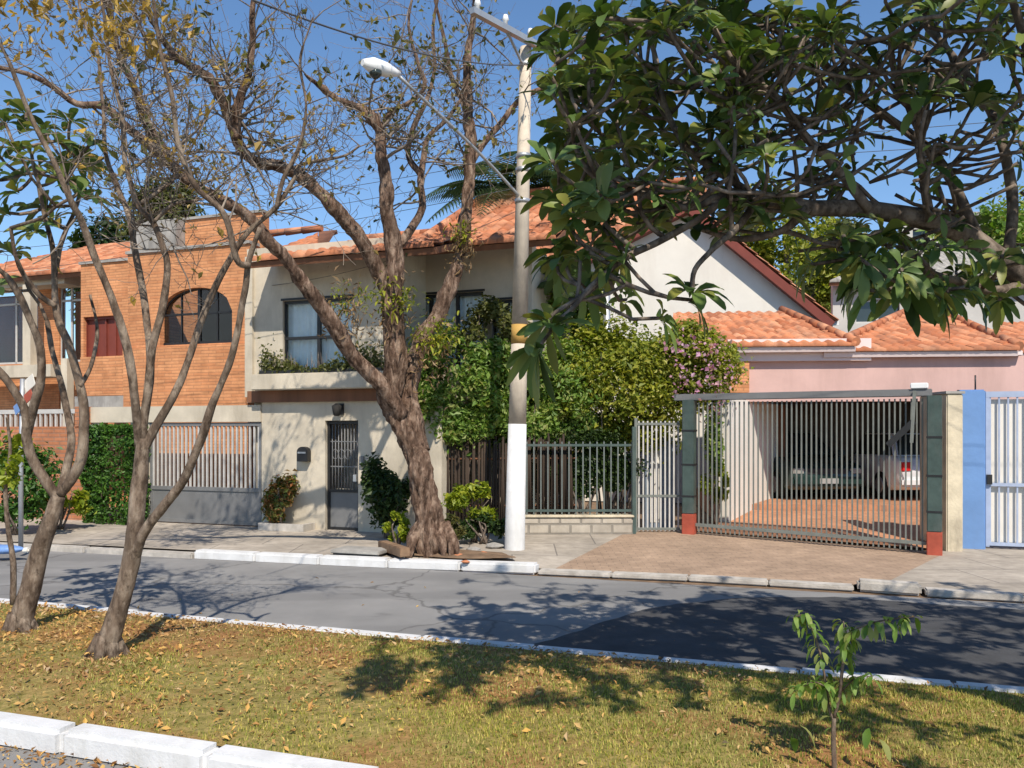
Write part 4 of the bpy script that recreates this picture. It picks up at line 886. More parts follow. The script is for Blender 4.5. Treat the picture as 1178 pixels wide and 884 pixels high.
for k_, (x, y, s) in enumerate(((528, 640, .10), (545, 634, .13), (556, 637, .09), (568, 630, .15), (536, 646, .07))):
    c = G(x, y, .13); mb = MB(); vs = []; 
    for i in range(5):
        for j in range(7):
            a = j / 7 * 6.283; t = i / 4; r_ = max(.12, math.sin(math.pi * (t * .9 + .05))); vs.append((s * r_ * math.cos(a) * random.uniform(.7, 1.2), s * .8 * r_ * math.sin(a) * random.uniform(.7, 1.2), s * .7 * t))
    mb.add(vs, [(i * 7 + j, i * 7 + (j + 1) % 7, (i + 1) * 7 + (j + 1) % 7, (i + 1) * 7 + j) for i in range(4) for j in range(7)] + [tuple(range(28, 35))]); 
    o = mb.build('rubble_stone', M['concrete' if k_ % 2 else 'brickwall']); o.location = c - Vector((0, 0, .03)); tag(o, 'broken rubble lump on the soil between big tree and utility pole', 'rubble', 'rubble lumps between tree and pole')
pk = thing('planter_edge', 'low concrete planter edge under the reddish shrub', 'planter', G(322, 606, .15)); o_ = pk.location; F_ = FB; mb = MB(); mb.box(F_.X(298, -.35), F_.X(350, -.35), -.38, -.30, .1, .26); mb.box(F_.X(298, -.35), F_.X(298, -.35) + .08, -.3, -.01, .1, .26); mb.box(F_.X(350, -.35) - .08, F_.X(350, -.35), -.3, -.01, .1, .26)
ob = mb.build('edging', M['kerbgrey'], None); ob.parent = pk; pk.location = F_.o; pk.rotation_euler = (0, 0, F_.a)
# =================================================================== HEDGES AND BUSHES
def bushpx(name, label, cat, px, py, d, rx, ry, rz, n, size, mat, z0=.15, **k):
    c = P(px, py, d); return plant(name, label, cat, (c.x, c.y, z0), c, (rx, ry, rz), n, size, mat, **k)
hd_ = FB.root('clipped_hedge', 'clipped dark green box hedge left of the wide grey gate', 'hedge'); n = 9000
hx0, hx1, hz1 = FB.X(97, -.5), FB.X(150, -.5), FB.Z(120, 491, -.5)
f3 = rng.uniform(0, 1, (n, 3)); side = rng.integers(0, 4, n); f3[side == 0, 0] = rng.uniform(0, .06, (side == 0).sum()); f3[side == 1, 0] = rng.uniform(.94, 1, (side == 1).sum()); f3[side == 2, 1] = rng.uniform(0, .1, (side == 2).sum()); f3[side == 3, 2] = rng.uniform(.94, 1, (side == 3).sum())
hp = np.stack([hx0 + (hx1 - hx0) * f3[:, 0] + .05 * np.sin(f3[:, 2] * 9), -.55 + .5 * f3[:, 1] + .04 * np.sin(f3[:, 0] * 11 + f3[:, 2] * 7), .15 + (hz1 - .15) * f3[:, 2]], 1) + rng.normal(0, .02, (n, 3))
leaf_cloud('foliage', hp, .075, M['hedge'], hd_, up=.5); mb = MB()
for i in range(8): xx = hx0 + (hx1 - hx0) * (i + .5) / 8; mb.tube([(xx, -.3, .1), (xx + .05, -.3, hz1 - .1)], [.03, .01], 5)
mb.build('stem', M['bark_dark'], hd_)
bushpx('shrub', 'reddish green shrub in the planter between the grey gate and letter box', 'shrub', 323, 575, 14.75, .33, .28, .47, 2600, .07, M['redbush'], clumps=22)
bushpx('shrub', 'dark rounded shrub against the beige wall left of the big trunk', 'shrub', 446, 566, 13.6, .42, .3, .62, 3200, .08, M['dark'], clumps=18, spread=.4)
bushpx('shrub', 'small bright yellow green plant at the foot of the big trunk', 'shrub', 458, 607, 12.4, .24, .2, .30, 420, .09, M['lime'], clumps=9)
bushpx('shrub', 'lime green leafy shrub between the big trunk and the white pole', 'shrub', 546, 578, 13.1, .46, .3, .34, 1500, .085, M['lime'], clumps=18)
bushpx('shrub', 'low dark scrub on the soil behind the white pole', 'shrub', 556, 607, 12.9, .5, .25, .2, 900, .08, M['dark'], clumps=12)
bushpx('ground_plant', 'dry strappy tuft at the right foot of the big trunk', 'plant', 520, 612, 12.3, .2, .15, .28, 300, .13, M['sparse'], aspect=.18)
bushpx('garden_shrub', 'fresh green feathery shrub above the cane screen right of the big tree', 'shrub', 530, 445, 14.3, 1.05, .6, 1.15, 14000, .085, M['lush'], clumps=34, spread=.3, stems=9)
bushpx('garden_shrub', 'loose light green shrub over the fence directly behind the utility pole', 'shrub', 600, 470, 14.5, .75, .5, .85, 8500, .085, M['lush'], clumps=34, spread=.32)
bushpx('garden_shrub', 'olive green shrub with dry tips beside the upper windows', 'shrub', 565, 385, 14.6, .75, .6, .7, 3600, .08, M['olive'], clumps=22)
big = bushpx('flowering_bush', 'large yellow green bougainvillea bush over the railing with pink flowers', 'bush', 705, 448, 14.9, 1.75, .8, 1.2, 27000, .085, M['bush'], clumps=80, spread=.26, stems=12)
b0 = big.location
p, o = clump_points(11000, P(795, 422, 14.9), (1.0, .6, .85), 40, .3); leaf_cloud('foliage', p, .075, M['bush'], big, b0, out=o)
p, o = clump_points(6500, P(645, 452, 14.55), (.75, .5, 1.0), 30, .3); leaf_cloud('foliage', p, .075, M['lush'], big, b0, out=o)
fp = []
for (x, y, s) in ((795, 425, .22), (815, 432, .24), (828, 425, .2), (800, 395, .2), (772, 400, .14), (838, 440, .18), (785, 440, .16), (810, 455, .2), (822, 470, .18), (825, 400, .14)):
    c = P(x, y, 14.15); fp.append(np.array(c) + rng.normal(0, s * .8, (30, 3)))
leaf_cloud('blossom', np.concatenate(fp), .065, M['flower'], big, b0, aspect=.8)
p, o = clump_points(1800, P(822, 500, 14.75), (.2, .2, .9), 16, .4); leaf_cloud('foliage', p, .075, M['lush'], big, b0, out=o)
bushpx('shade_fill', 'dark foliage added behind the railing to fill in deep shade below the big bush', 'filler foliage', 668, 535, 14.27, 1.15, .1, .68, 9000, .075, M['dark'], clumps=40, spread=.22, stems=6)  # dark leaf mass added to stand in for the shade behind the bars
bushpx('garden_plant', 'yellow green potted plant just inside the green gate', 'plant', 823, 555, 14.9, .28, .25, .45, 900, .09, M['lime'], clumps=10)
bushpx('garden_shrub', 'low green shrub behind the brick garden wall at far left', 'shrub', 20, 560, 14.2, 1.0, .4, .7, 3600, .09, M['hedge'], clumps=24)
bushpx('garden_shrub', 'light green grassy shrub beside the sign post at far left', 'shrub', 70, 575, 14.9, .5, .3, .35, 1200, .09, M['lime'], clumps=12)
bp_ = thing('grey_mast', 'tall thin blue grey mast rising from the flowering bush', 'mast', P(698, 600, 15.9).xy.to_3d()); mb = MB(); mb.tube([(0, 0, 0), (0, 0, 5.3)], .07, 10); mb.build('shaft', M['galv'], bp_); mb = MB(); mb.tube([(0, 0, 5.3), (0, 0, 5.36)], [.09, .05], 10); mb.build('cap', M['galv'], bp_)

bushpx('garden_shrub', 'tall mixed green shrub behind the flowering bush below the white gable', 'shrub', 645, 375, 16.2, 1.0, .7, 1.1, 9000, .09, M['lush'], clumps=34, spread=.3)
bushpx('garden_shrub', 'dark leafy shrub behind the utility pole below the palm fronds', 'shrub', 590, 330, 16.4, .8, .6, 1.2, 6000, .1, M['dark'], clumps=26, spread=.32)
# ------------------------------------------------------------------ palms
def palm(label, base, top, n, L, rad=.1):
    root = thing('palm_tree', label, 'palm tree', base); b = Vector(base); t = Vector(top)
    mb = MB(); mb.tube(smooth_path([b, b.lerp(t, .5) + Vector((.06, 0, 0)), t], 5), [rad * 1.3] + [rad] * 10, 10); mb.build('trunk', M['bark_dark'], root, b); mb = MB()
    for i in range(n):
        a = i * 2.4 + random.uniform(-.2, .2); el = random.uniform(-.1, 1.2); d = Vector((math.cos(a) * math.cos(el), math.sin(a) * math.cos(el), math.sin(el))); pts = [t + d * L * s - Vector((0, 0, L * .55 * s * s)) for s in np.linspace(0, 1, 10)]
        mb.tube(pts, [.02 * (1 - .8 * k / 9) for k in range(10)], 4)
        for k in range(1, 28):
            s = k / 28; q = t + d * L * s - Vector((0, 0, L * .55 * s * s)); tn = (d - Vector((0, 0, 1.1 * s))).normalized(); sd = tn.cross(Vector((0, 0, 1))).normalized()
            for sg_ in (-1, 1):
                v = (sd * sg_ + tn * .6 - Vector((0, 0, .25))).normalized(); l = L * .32 * math.sin(math.pi * (.12 + .85 * s)); w_ = tn * .018
                mb.add([q - w_, q + w_, q + v * l * .6 + w_ * .8, q + v * l - Vector((0, 0, l * .15)), q + v * l * .6 - w_ * .8], [(0, 1, 2, 3, 4)])
    mb.build('crown', M['dark'], root, b)
palm('palm tree with dark fronds rising behind the pole by the tiled roofs', (P(590, 600, 18).x, 18, 0), P(584, 218, 18), 22, 2.1)
palm('small palm tree in front of the white house under the tiled eave', (P(648, 600, 15.8).x, 15.8, 0), P(648, 330, 15.8), 16, 1.2)

# ------------------------------------------------------------------ background trees and house
def bgtree(label, px, d, py_top, wpx, mat, n=5000, size=.22, low=.45):
    top = P(px, py_top, d); base = Vector((top.x, d, 0)); h = top.z; rx = wpx / FOC * d / 2; root = thing('background_tree', label, 'tree', base, 'trees beyond the houses')
    mb = MB(); mb.tube(smooth_path([base, Vector((top.x + .2, d, h * .45)), Vector((top.x, d, h * .8))], 4), [.28] * 3 + [.2] * 3 + [.12] * 3, 8)
    for i in range(7): a = random.uniform(0, 6.28); q = Vector((top.x, d, h * random.uniform(.35, .6))); mb.tube([q, q + Vector((math.cos(a) * rx * .35, math.sin(a) * rx * .3, h * .12)), q + Vector((math.cos(a) * rx * .7, math.sin(a) * rx * .6, h * .22))], [.1, .07, .03], 6)
    mb.build('trunk', M['bark_dark'], root, base)
    rz = h * (1 - low) / 2; p, o = clump_points(n, (top.x, d, h - rz), (rx, rx * .8, rz), 30, .32); leaf_cloud('crown', p, size, mat, root, base, out=o); return root
bgtree('olive pine crown rising behind the tank of the brick house', 190, 27, 186, 90, M['olive'], 7000, .16, .6)
bgtree('dark green tree showing above the tiled roof of the brick house', 120, 30, 235, 90, M['dark'], 5000, .2)
bgtree('distant round tree beyond the dip of the beige house roof', 448, 60, 262, 45, M['dark'], 2500, .4, .3)
bgtree('tall green tree behind the peak of the white gable', 905, 34, 215, 150, M['bush'], 8000, .22, .4)
bgtree('olive tree beyond the plumeria at centre right', 985, 38, 240, 150, M['olive'], 8000, .24, .4)
bgtree('green tree above the hipped tile roof at right', 1120, 32, 225, 170, M['lush'], 9000, .22, .4)
bgtree('yellow green tree at the far right edge behind the tile roofs', 1215, 36, 190, 160, M['bush'], 7000, .24, .4)
bgtree('pale tree behind the steep tiled roof near the palm', 770, 40, 190, 120, M['olive'], 5000, .25, .4)
FH = Frame(P(1000, 400, 27).x, 27, -8); X, Z = FH.X, FH.Z; fh = FH.root('distant_house', 'pale grey house with small windows behind the tiled roofs', 'house')
mb = MB(); wn = (X(985), X(1035), Z(1000, 372), Z(1000, 345)); wall_open(mb, X(958), X(1200), 0, Z(1000, 322), 0, .25, [wn]); mb.build('wall', M['farwall'], fh)
f = MB(); f.box(wn[0], wn[1], .08, .12, wn[2], wn[2] + .06); f.box((wn[0] + wn[1]) / 2 - .04, (wn[0] + wn[1]) / 2 + .04, .08, .12, wn[2], wn[3]); f.box(wn[0], wn[1], .08, .12, wn[3] - .06, wn[3]); fo = f.build('window', M['lightbars'], fh); p_ = MB(); p_.box(wn[0], wn[1], .1, .11, wn[2], wn[3]); p_.build('pane', M['carglass'], fo)
roof(fh, [((X(950), -.5, Z(1000, 326)), (X(1210), -.5, Z(1000, 326)), (X(1040, 4), 4, Z(1040, 292, 4)), (X(1200, 4), 4, Z(1040, 292, 4)))], tmat=M['concrete'])
FH2 = Frame(P(1100, 400, 42).x, 42, -5); X, Z = FH2.X, FH2.Z; fh = FH2.root('distant_house', 'pale apartment house with balcony openings far behind the plumeria', 'house')
mb = MB(); wns = [(X(1050 + 40 * i), X(1050 + 40 * i + 20), Z(1100, y1), Z(1100, y1 - 22)) for i in range(6) for y1 in (330, 285)]; wall_open(mb, X(1035), X(1290), 0, Z(1100, 250), 0, .3, wns); mb.build('wall', M['farwall'], fh)
for wn in wns:
    f = MB(); f.box(wn[0], wn[1], .2, .24, wn[2], wn[3]); f.build('window', M['carglass'], fh)
mb = MB(); mb.box(X(1030), X(1295), -.3, .5, Z(1100, 250) + .002, Z(1100, 246)); mb.build('roof', M['concrete'], fh)

# =================================================================== BIG STREET TREE
tb = G(496, 640, .1); D = tb.y; bt = thing('street_tree', 'big leafless street tree with thick rough leaning trunk beside the white pole', 'tree', tb)
mb = MB(); nodes = []; K = dict(nodes=nodes)
limb(mb, [(500, 645), (497, 625), (492, 595), (488, 560), (480, 525), (465, 492), (450, 465), (447, 445)], D, D, .238, .135, 64, 20, .0, power=.5, fiss=.03, **K)
for (x, y, dx) in ((500, 640, .42), (500, 640, .2), (490, 640, -.3), (505, 640, .3)):   # root flare
    q = P(x, 615, D); mb.tube(smooth_path([q + Vector((dx * .25, 0, .15)), q + Vector((dx * .6, -.12, -.05)), Vector((tb.x + dx, tb.y - .22, .08))], 4), [.08, .085, .09, .09, .085, .075, .065, .05, .035], 24, .0, fiss=.02)
limb(mb, [(482, 520), (474, 480), (470, 450), (478, 415), (492, 380), (512, 345), (528, 300), (536, 250), (541, 200), (540, 150), (537, 100), (540, 50), (548, -20), (540, -90)], D + .05, D + .9, .145, .04, 32, 9, .02, fiss=.022, **K)
limb(mb, [(450, 455), (455, 425), (453, 385), (450, 345), (454, 310), (452, 280), (447, 250), (446, 220), (440, 175), (436, 148), (415, 125), (385, 112), (350, 85)], D, D - .7, .17, .028, 32, 9, .02, fiss=.022, **K)
limb(mb, [(462, 480), (440, 445), (408, 412), (385, 378), (360, 340), (335, 308), (310, 278), (280, 246), (245, 226), (205, 197), (178, 158), (160, 115), (140, 70), (128, 20), (118, -40)], D - .05, D - 3.2, .12, .026, 28, 8, .02, fiss=.016, **K)
limb(mb, [(452, 350), (432, 305), (412, 272), (385, 240), (352, 207), (325, 193), (292, 184), (272, 160), (258, 122), (240, 90), (205, 66), (182, 38), (165, 0)], D, D - 2.4, .11, .03, 26, 8, .02, fiss=.015, **K)
limb(mb, [(272, 160), (270, 140), (277, 112), (286, 88), (290, 50), (291, 10), (300, -50)], D - 1.5, D - 1.9, .07, .025, 8, **K)
limb(mb, [(205, 197), (175, 170), (150, 150), (120, 124), (88, 120), (58, 98), (22, 82), (-30, 75)], D - 2.4, D - 3.0, .06, .018, 8, **K)
limb(mb, [(452, 292), (472, 265), (486, 238), (483, 208), (487, 180), (492, 158), (512, 140), (530, 115)], D, D + .5, .07, .025, 8, **K)
limb(mb, [(540, 192), (556, 165), (577, 142), (602, 112), (640, 95), (665, 75), (690, 40)], D + .6, D + 1.2, .06, .018, 8, **K)
limb(mb, [(483, 200), (470, 180), (474, 150), (490, 118), (500, 80), (498, 30), (510, -30)], D + .3, D + .8, .05, .02, 6, **K)
limb(mb, [(438, 150), (450, 128), (470, 118), (488, 100), (480, 70), (470, 30), (478, -20)], D - .3, D - .6, .045, .015, 6, **K)
limb(mb, [(205, 66), (180, 62), (165, 40), (150, 0)], D - 2.3, D - 2.4, .04, .015, 6, **K)
limb(mb, [(540, 130), (520, 90), (512, 50), (500, 0)], D + .7, D + .5, .045, .02, 6, **K)
mb.build('trunk', M['bark_big'], bt, tb)
mb = MB(); ends = []; st = []
for p, r in nodes:
    x, y = proj(p)
    if r < .075 and y < 235 and random.random() < .42:
        d = Vector((random.gauss(0, .8), random.gauss(0, .6), random.gauss(.35, .6))); st.append((p, d, max(.008, r * .35), random.uniform(.5, 1.05)))
random.shuffle(st); twigs(mb, st[:175], 2, ends); mb.build('twigs', M['bark_twig'], bt, tb)
ep = [q for q, d in ends if random.random() < .30]; leaf_cloud('crown', np.array([tuple(p) for p in ep]) + rng.normal(0, .05, (len(ep), 3)), .085, M['sparse'], bt, tb, up=.2, droop=.6)
def epiphyte(label, px, py, d, r, n, L):
    c = P(px, py, d); root = thing('epiphyte', label, 'epiphyte', c, 'epiphytes on the big tree'); mb = MB()
    for i in range(n):
        dr = Vector((random.gauss(0, .8), random.gauss(-.3, .7), random.gauss(.45, .5))).normalized(); q = Vector((random.gauss(0, r), random.gauss(-.05, r * .6), random.gauss(0, r * .8))); big_leaf(mb, q, dr, Vector((0, 0, 1)), L * random.uniform(.5, 1.2), L * .2, random.uniform(.3, 1.3))
    mb.build('foliage', M['bush'], root)
    p = rng.normal(0, r * 1.1, (260, 3)) * np.array((1, .7, 1.5)); tag(leaf_cloud('dry_roots', p - np.array((0, 0, r)), .09, M['dryroot'], root, aspect=.12, up=0, droop=1), kind='stuff')
epiphyte('yellow green epiphyte tuft in the main fork of the big tree', 452, 345, D - .16, .17, 210, .17)
epiphyte('epiphyte tuft on the right leaning stem of the big tree', 500, 388, D - .12, .17, 200, .16)
epiphyte('small epiphyte on the upper right stem of the big tree beside the palm', 532, 270, D + .3, .1, 60, .15)
epiphyte('leafy climber sprig on the lower left limb of the big tree', 398, 348, D - .55, .14, 60, .15)

# =================================================================== TREES ON THE MEDIAN
def lean_tree(name, label, base, limbs, mat, tips, keep=False):
    root = thing(name, label, 'tree', base); mb = MB(); nodes = []
    for spec, d0, d1, r0, r1, n in limbs: limb(mb, spec, d0, d1, r0, r1, n, 7, .02, nodes, power=.5 if n > 12 else 1, fiss=.006 if n > 12 else .0025)
    lean_tree.mb = mb
    for a_ in (.4, 1.9, 3.3, 4.6, 5.7):
        e_ = Vector((math.cos(a_), math.sin(a_), 0)); l_ = random.uniform(.08, .17); mb.tube(smooth_path([base + e_ * .03 + Vector((0, 0, .16)), base + e_ * (.05 + l_ * .4) + Vector((0, 0, .03)), base + e_ * (.05 + l_) - Vector((0, 0, .05))], 4), [.06, .058, .055, .05, .045, .04, .033, .026, .02], 10, fiss=.004)
    if not keep: mb.build('trunk', mat, root, base)
    return root, nodes
t1 = G(123, 757, .15); d1 = t1.y
T1, n1 = lean_tree('bare_tree', 'pale bare young tree with five thin stems standing on the leafy lawn', t1, [
    ([(112, 800), (119, 765), (126, 735), (140, 690), (151, 645), (157, 590), (160, 540), (163, 505)], d1, d1, .118, .045, 28),
    ([(155, 640), (165, 612), (190, 580), (213, 550), (232, 505), (243, 468), (263, 420), (273, 385), (282, 330), (286, 300), (300, 262)], d1, d1 - .5, .04, .017, 10),
    ([(286, 305), (272, 298), (258, 248), (225, 215), (205, 165), (198, 110), (185, 60), (178, 10), (170, -40)], d1 - .45, d1 - 1.0, .026, .01, 6),
    ([(162, 520), (180, 490), (200, 455), (213, 425), (235, 360), (259, 308), (285, 268), (318, 238), (338, 205), (345, 190), (395, 180), (414, 168)], d1, d1 + .4, .038, .009, 10),
    ([(318, 240), (326, 205), (345, 165), (352, 120), (345, 70), (360, 20)], d1 + .25, d1 + .1, .02, .007, 6),
    ([(163, 510), (170, 450), (176, 400), (188, 352), (193, 308), (188, 286), (176, 256), (158, 236), (150, 210), (143, 180), (140, 130), (128, 80), (120, 20), (110, -40)], d1, d1 - .3, .034, .009, 10),
    ([(160, 515), (156, 460), (146, 395), (128, 344), (110, 300), (95, 256), (82, 231), (62, 186), (38, 140), (20, 95), (5, 60), (-20, 20)], d1, d1 - .9, .036, .009, 10),
    ([(163, 500), (172, 440), (172, 394), (166, 346), (155, 282), (148, 246), (136, 218), (122, 180), (118, 120), (112, 60), (95, 20), (85, -30)], d1 + .03, d1 + .6, .034, .009, 10),
    ([(176, 256), (200, 235), (235, 228), (265, 205)], d1 - .2, d1 - .1, .016, .006, 5),
    ([(158, 236), (190, 215), (205, 200), (230, 150), (245, 120)], d1 - .1, d1 + .4, .016, .006, 5)], M['bark_pale'], None)
mb = MB(); ends = []; st = []
for p, r in n1:
    x, y = proj(p)
    if r < .03 and y < 290 and random.random() < .6: st.append((p, Vector((random.gauss(0, .8), random.gauss(0, .6), random.gauss(.5, .5))), max(.005, r * .4), random.uniform(.28, .6)))
random.shuffle(st); twigs(mb, st[:100], 2, ends); mb.build('twigs', M['bark_twig'], T1, t1)
yl = [np.array(q) for q, d in ends if proj(q)[1] < 70 and proj(q)[0] < 230 and random.random() < .5]
ex = []
for i in range(26): c = P(random.uniform(-20, 225), random.uniform(-80, 30), d1 + random.uniform(-1, .6)); ex += [np.array(c) + rng.normal(0, .06, 3) for _ in range(13)]
leaf_cloud('crown', np.array(yl + ex), .07, M['yellow'], T1, t1, up=.2, droop=.8, aspect=.4)
yl = [np.array(q) for q, d in ends if random.random() < .12]; leaf_cloud('leaves', np.array(yl), .05, M['yellow'], T1, t1, droop=.6)

t2 = G(22, 729, .15); d2 = t2.y
T2, n2 = lean_tree('plumeria_tree', 'leaning mossy plumeria with leaf rosettes at the left end of the lawn', t2, [
    ([(14, 770), (19, 737), (24, 712), (32, 685), (46, 640), (60, 598), (68, 570)], d2, d2, .132, .062, 28),
    ([(68, 575), (52, 552), (38, 530), (31, 505), (30, 475), (18, 452), (2, 430), (-20, 410)], d2, d2 - .3, .048, .028, 10),
    ([(31, 500), (40, 470), (48, 435), (45, 398), (34, 368), (23, 342), (9, 320), (-5, 305), (-25, 270)], d2 - .1, d2 - .6, .042, .016, 10),
    ([(68, 575), (76, 540), (82, 505), (78, 475), (70, 440), (60, 405), (54, 370)], d2, d2 + .4, .04, .02, 10),
    ([(70, 568), (86, 545), (95, 520), (98, 475), (92, 443), (79, 397), (68, 373), (63, 350), (62, 322), (60, 285), (50, 245), (44, 215)], d2, d2 - .2, .047, .016, 10),
    ([(63, 352), (45, 340), (28, 318), (18, 295), (12, 262)], d2 - .15, d2 - .5, .025, .015, 7),
    ([(62, 320), (70, 280), (85, 245), (95, 215)], d2 - .15, d2 + .3, .022, .014, 7),
    ([(92, 445), (105, 420), (112, 380), (104, 340)], d2 - .1, d2 + .2, .02, .012, 6)], M['bark_pale'], None, True)
mb = lean_tree.mb; lm = MB(); tips = [(50, 150), (20, 172), (66, 162), (28, 200), (100, 190), (8, 245), (52, 238), (92, 222), (-10, 205), (36, 175), (5, 140), (75, 205), (15, 290), (110, 230), (-20, 250), (40, 265), (86, 180), (-30, 170), (-5, 330), (80, 140), (18, 220), (66, 205), (0, 180), (45, 190), (105, 165), (-15, 150), (30, 130), (60, 255)]
grow(mb, n2, [P(x, y, d2 + random.uniform(-.7, .5)) for x, y in tips], .013, .02, 6, .25, lambda p, d: rosette(lm, p, d * .6 + Vector((0, -.1, .7)), random.randint(9, 13), .24, .5))
mb.build('trunk', M['bark_pale'], T2, t2); lm.build('crown', M['plum'], T2, t2)
# thin sapling stem at the far left edge
t3 = G(14, 668, .0); t3 = Vector((t3.x, t3.y, .0)); sp_ = thing('sapling', 'thin crooked sapling stem in front of the sign post at far left', 'sapling', P(14, 600, d2 + .9).xy.to_3d() + Vector((0, 0, .15)))
mb = MB(); limb(mb, [(15, 695), (15, 650), (10, 610), (6, 560), (12, 520), (8, 480)], d2 + .9, d2 + .8, .03, .012, 7); mb.build('trunk', M['bark_pale'], sp_, sp_.location)
p, o = clump_points(260, P(4, 528, d2 + .85), (.28, .2, .32), 9, .4); leaf_cloud('crown', p, .08, M['lime'], sp_, sp_.location)

# big plumeria on the right: trunk just outside the frame
t4 = W(3.05 / math.cos(SA) * 0 + uv(Vector((3.25, 4.75, 0)))[0], uv(Vector((3.25, 4.75, 0)))[1], .14); d4 = t4.y
T4 = thing('plumeria_tree', 'large spreading plumeria hanging over the street from the right', 'tree', t4); mb = MB(); n4 = []; K = dict(nodes=n4)
tp_ = Vector((t4.x - .05, t4.y, 1.9)); mb.tube(smooth_path([t4 - Vector((0, 0, .1)), t4 + Vector((.05, 0, .8)), tp_, P(1225, 390, 4.6)], 5), [.2, .18, .17, .165, .16, .16, .155, .15, .15, .145, .14, .14, .13, .12, .11, .1], 12, .06)
n4 += [(tp_, .15)]
limb(mb, [(1238, 410), (1185, 325), (1130, 283), (1070, 255), (1000, 240), (930, 238), (870, 228), (835, 224)], 4.65, 4.3, .07, .03, 12, **K)
limb(mb, [(870, 232), (848, 262), (822, 285), (800, 310), (796, 335)], 4.32, 4.1, .02, .013, 7, **K)
limb(mb, [(840, 224), (800, 255), (755, 280), (715, 300), (680, 330), (655, 358), (636, 372)], 4.3, 4.0, .02, .012, 7, **K)
limb(mb, [(835, 224), (790, 240), (745, 225), (705, 215), (675, 195), (660, 165)], 4.3, 4.1, .022, .012, 7, **K)
limb(mb, [(870, 228), (830, 200), (790, 170), (765, 120), (755, 70), (740, 20)], 4.3, 4.6, .022, .012, 7, **K)
limb(mb, [(1070, 255), (1062, 200), (1055, 140), (1035, 100), (1025, 60), (1030, 25)], 4.45, 4.2, .026, .013, 8, **K)
limb(mb, [(1130, 283), (1100, 220), (1065, 170), (1000, 120), (960, 90), (930, 50), (900, 10)], 4.55, 5.0, .032, .013, 8, **K)
limb(mb, [(1160, 300), (1165, 220), (1140, 130), (1100, 70), (1060, 20), (1040, -40)], 4.6, 5.2, .032, .014, 8, **K)
limb(mb, [(1000, 240), (960, 190), (925, 155), (890, 110), (850, 80), (820, 30)], 4.4, 4.1, .028, .013, 8, **K)
limb(mb, [(1185, 325), (1140, 335), (1090, 320), (1040, 310), (985, 300)], 4.6, 4.3, .03, .013, 8, **K)
limb(mb, [(930, 238), (900, 265), (850, 275), (800, 262)], 4.35, 4.6, .026, .013, 7, **K)
limb(mb, [(1215, 380), (1240, 250), (1200, 120), (1178, 40), (1150, -40)], 4.7, 4.3, .045, .017, 8, **K)
random.seed(21); lm = MB(); fixed = [(628, 372, 4.0), (616, 404, 3.95), (764, 366, 4.05), (800, 346, 4.1), (700, 318, 4.2), (650, 345, 4.2), (655, 262, 4.2), (690, 238, 4.3), (648, 300, 4.3), (640, 300, 4.4), (720, 345, 4.5),
    (1030, 48, 4.0), (950, 30, 4.0), (905, 20, 4.2), (850, 60, 4.0), (760, 40, 4.1), (690, 70, 4.2), (655, 100, 4.2), (660, 140, 4.0), (720, 110, 4.0), (652, 150, 4.4), (680, 180, 4.1), (1120, 120, 4.2), (1170, 150, 4.1), (930, 305, 4.4), (1040, 335, 4.3), (1085, 345, 4.4), (1150, 345, 4.4), (1010, 320, 4.7), (1115, 330, 4.0)]
def tipsin(n, x0, x1, y0, y1, da, db): return [(random.uniform(x0, x1), random.uniform(y0, y1), random.uniform(da, db)) for _ in range(n)]
above = []
while len(above) < 360:
    q = Vector((random.uniform(.9, 6.8), random.uniform(1.2, 5.6), random.uniform(3.0, 5.7))); x, y = proj(q)
    if (x > 1195 or y < -45) and q.z > 2.5 + .2 * q.y and q.x > 2.9 - .5 * q.y + .9 * max(0, q.z - 3.6): above.append((x, y, q.y))
for _ in range(75): q = Vector((random.uniform(-.2, 3.0), random.uniform(1.6, 3.1), random.uniform(4.2, 4.9))); above.append((*proj(q), q.y))
for _ in range(150):
    q = Vector((random.uniform(.7, 5.0), random.uniform(2.0, 5.2), random.uniform(4.5, 5.6)))
    if proj(q)[1] < -45: above.append((*proj(q), q.y))
low = tipsin(20, 636, 720, 180, 335, 4.0, 5.0)
leafy = low + fixed + tipsin(135, 632, 905, 0, 265, 3.8, 5.4) + tipsin(34, 900, 1178, 0, 130, 3.9, 5.4) + tipsin(34, 930, 1180, 262, 340, 4.0, 5.4) + tipsin(30, 690, 1350, -330, -10, 3.4, 5.6) + tipsin(10, 1190, 1400, 0, 300, 3.6, 5.4) + above
bare = tipsin(230, 790, 1180, 15, 228, 3.9, 5.3) + tipsin(12, 880, 1160, 225, 300, 4.0, 4.9)
tg = [(P(*q), 1) for q in leafy] + [(P(*q), 0) for q in bare]; random.shuffle(tg)
arr = np.array([tuple(p) for p, r in n4]); tg.sort(key=lambda t: np.linalg.norm(arr - np.array(t[0]), axis=1).min())
cur = [0]
def cb(p, d):
    k = next((f for q, f in tg if (q - p).length < 1e-3), 0); x, y = proj(p)
    if not k and random.random() < .6: rosette(lm, p, d, random.randint(2, 5), random.uniform(.08, .16), .6)
    if k: rosette(lm, p, d * .5 + Vector((0, -.15, .6 if y < 280 else .15)), random.randint(8, 13), .185 * random.uniform(.7, 1.2), .4 if y < 280 else .8)
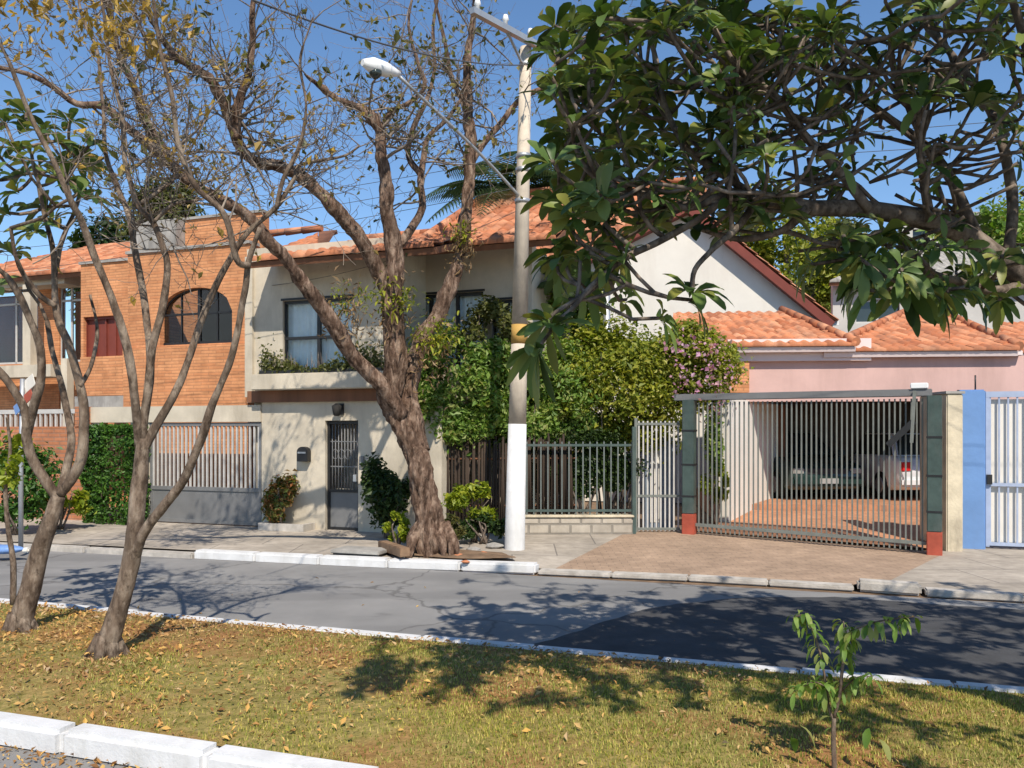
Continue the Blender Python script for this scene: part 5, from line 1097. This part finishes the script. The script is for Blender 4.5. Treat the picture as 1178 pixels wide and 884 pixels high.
for x_, y_, dd_ in ((796, 335, 4.1), (636, 372, 4.0), (740, 20, 4.6), (1030, 25, 4.2), (900, 10, 5.0), (820, 30, 4.1), (985, 300, 4.3), (800, 262, 4.6)): rosette(lm, P(x_, y_, dd_), Vector((random.gauss(0, .3), -.3, .6)), 12, .21, .5)
grow(mb, n4, [q for q, f in tg], .0095, .013, 6, .28, cb, rmax=.019, minpar=.3, step=.11)
mb.build('trunk', M['bark_dark'], T4, t4); lm.build('crown', M['plum'], T4, t4)

# young sapling in the foreground
t5 = G(960, 893, .15); d5 = t5.y; T5 = thing('sapling', 'young leafy sapling with drooping leaves growing in the lawn at right', 'sapling', t5)
mb = MB(); n5 = []; K = dict(nodes=n5)
limb(mb, [(960, 895), (959, 850), (960, 826)], d5, d5, .0135, .011, 7, **K); limb(mb, [(960, 826), (966, 800), (969, 770), (972, 745), (980, 728), (1000, 718), (1030, 712), (1052, 710)], d5, d5 - .1, .01, .003, 6, **K)
limb(mb, [(959, 828), (954, 815), (950, 785), (943, 750), (935, 725), (925, 708), (912, 712)], d5, d5 + .1, .008, .003, 6, **K)
limb(mb, [(970, 765), (975, 740), (970, 715)], d5, d5, .006, .003, 5, **K); limb(mb, [(968, 795), (985, 780), (1005, 778)], d5, d5 - .1, .006, .002, 5, **K); limb(mb, [(950, 790), (935, 785), (915, 795)], d5, d5 - .08, .005, .002, 5, **K)
mb.build('trunk', M['bark_pale'], T5, t5); lm = MB(); random.seed(5)
for p, r in n5:
    x, y = proj(p)
    if y > 812 and random.random() > .1: continue
    for k in range(4 if r < .007 else 1):
        d = Vector((random.gauss(0, .8), random.gauss(0, .7), random.gauss(-.15, .5))); big_leaf(lm, p + d.normalized() * .012, d, Vector((0, 0, 1)), random.uniform(.04, .08), random.uniform(.018, .03), random.uniform(.7, 1.7))
for (x, y) in ((920, 835), (1000, 838), (1010, 850), (912, 850)):
    c = P(x, y, d5); big_leaf(lm, c, Vector((random.gauss(0, 1), random.gauss(0, 1), -.3)), Vector((0, 0, 1)), .1, .04, 1.2); mbx = 0
lm.build('crown', M['lush'], T5, t5)
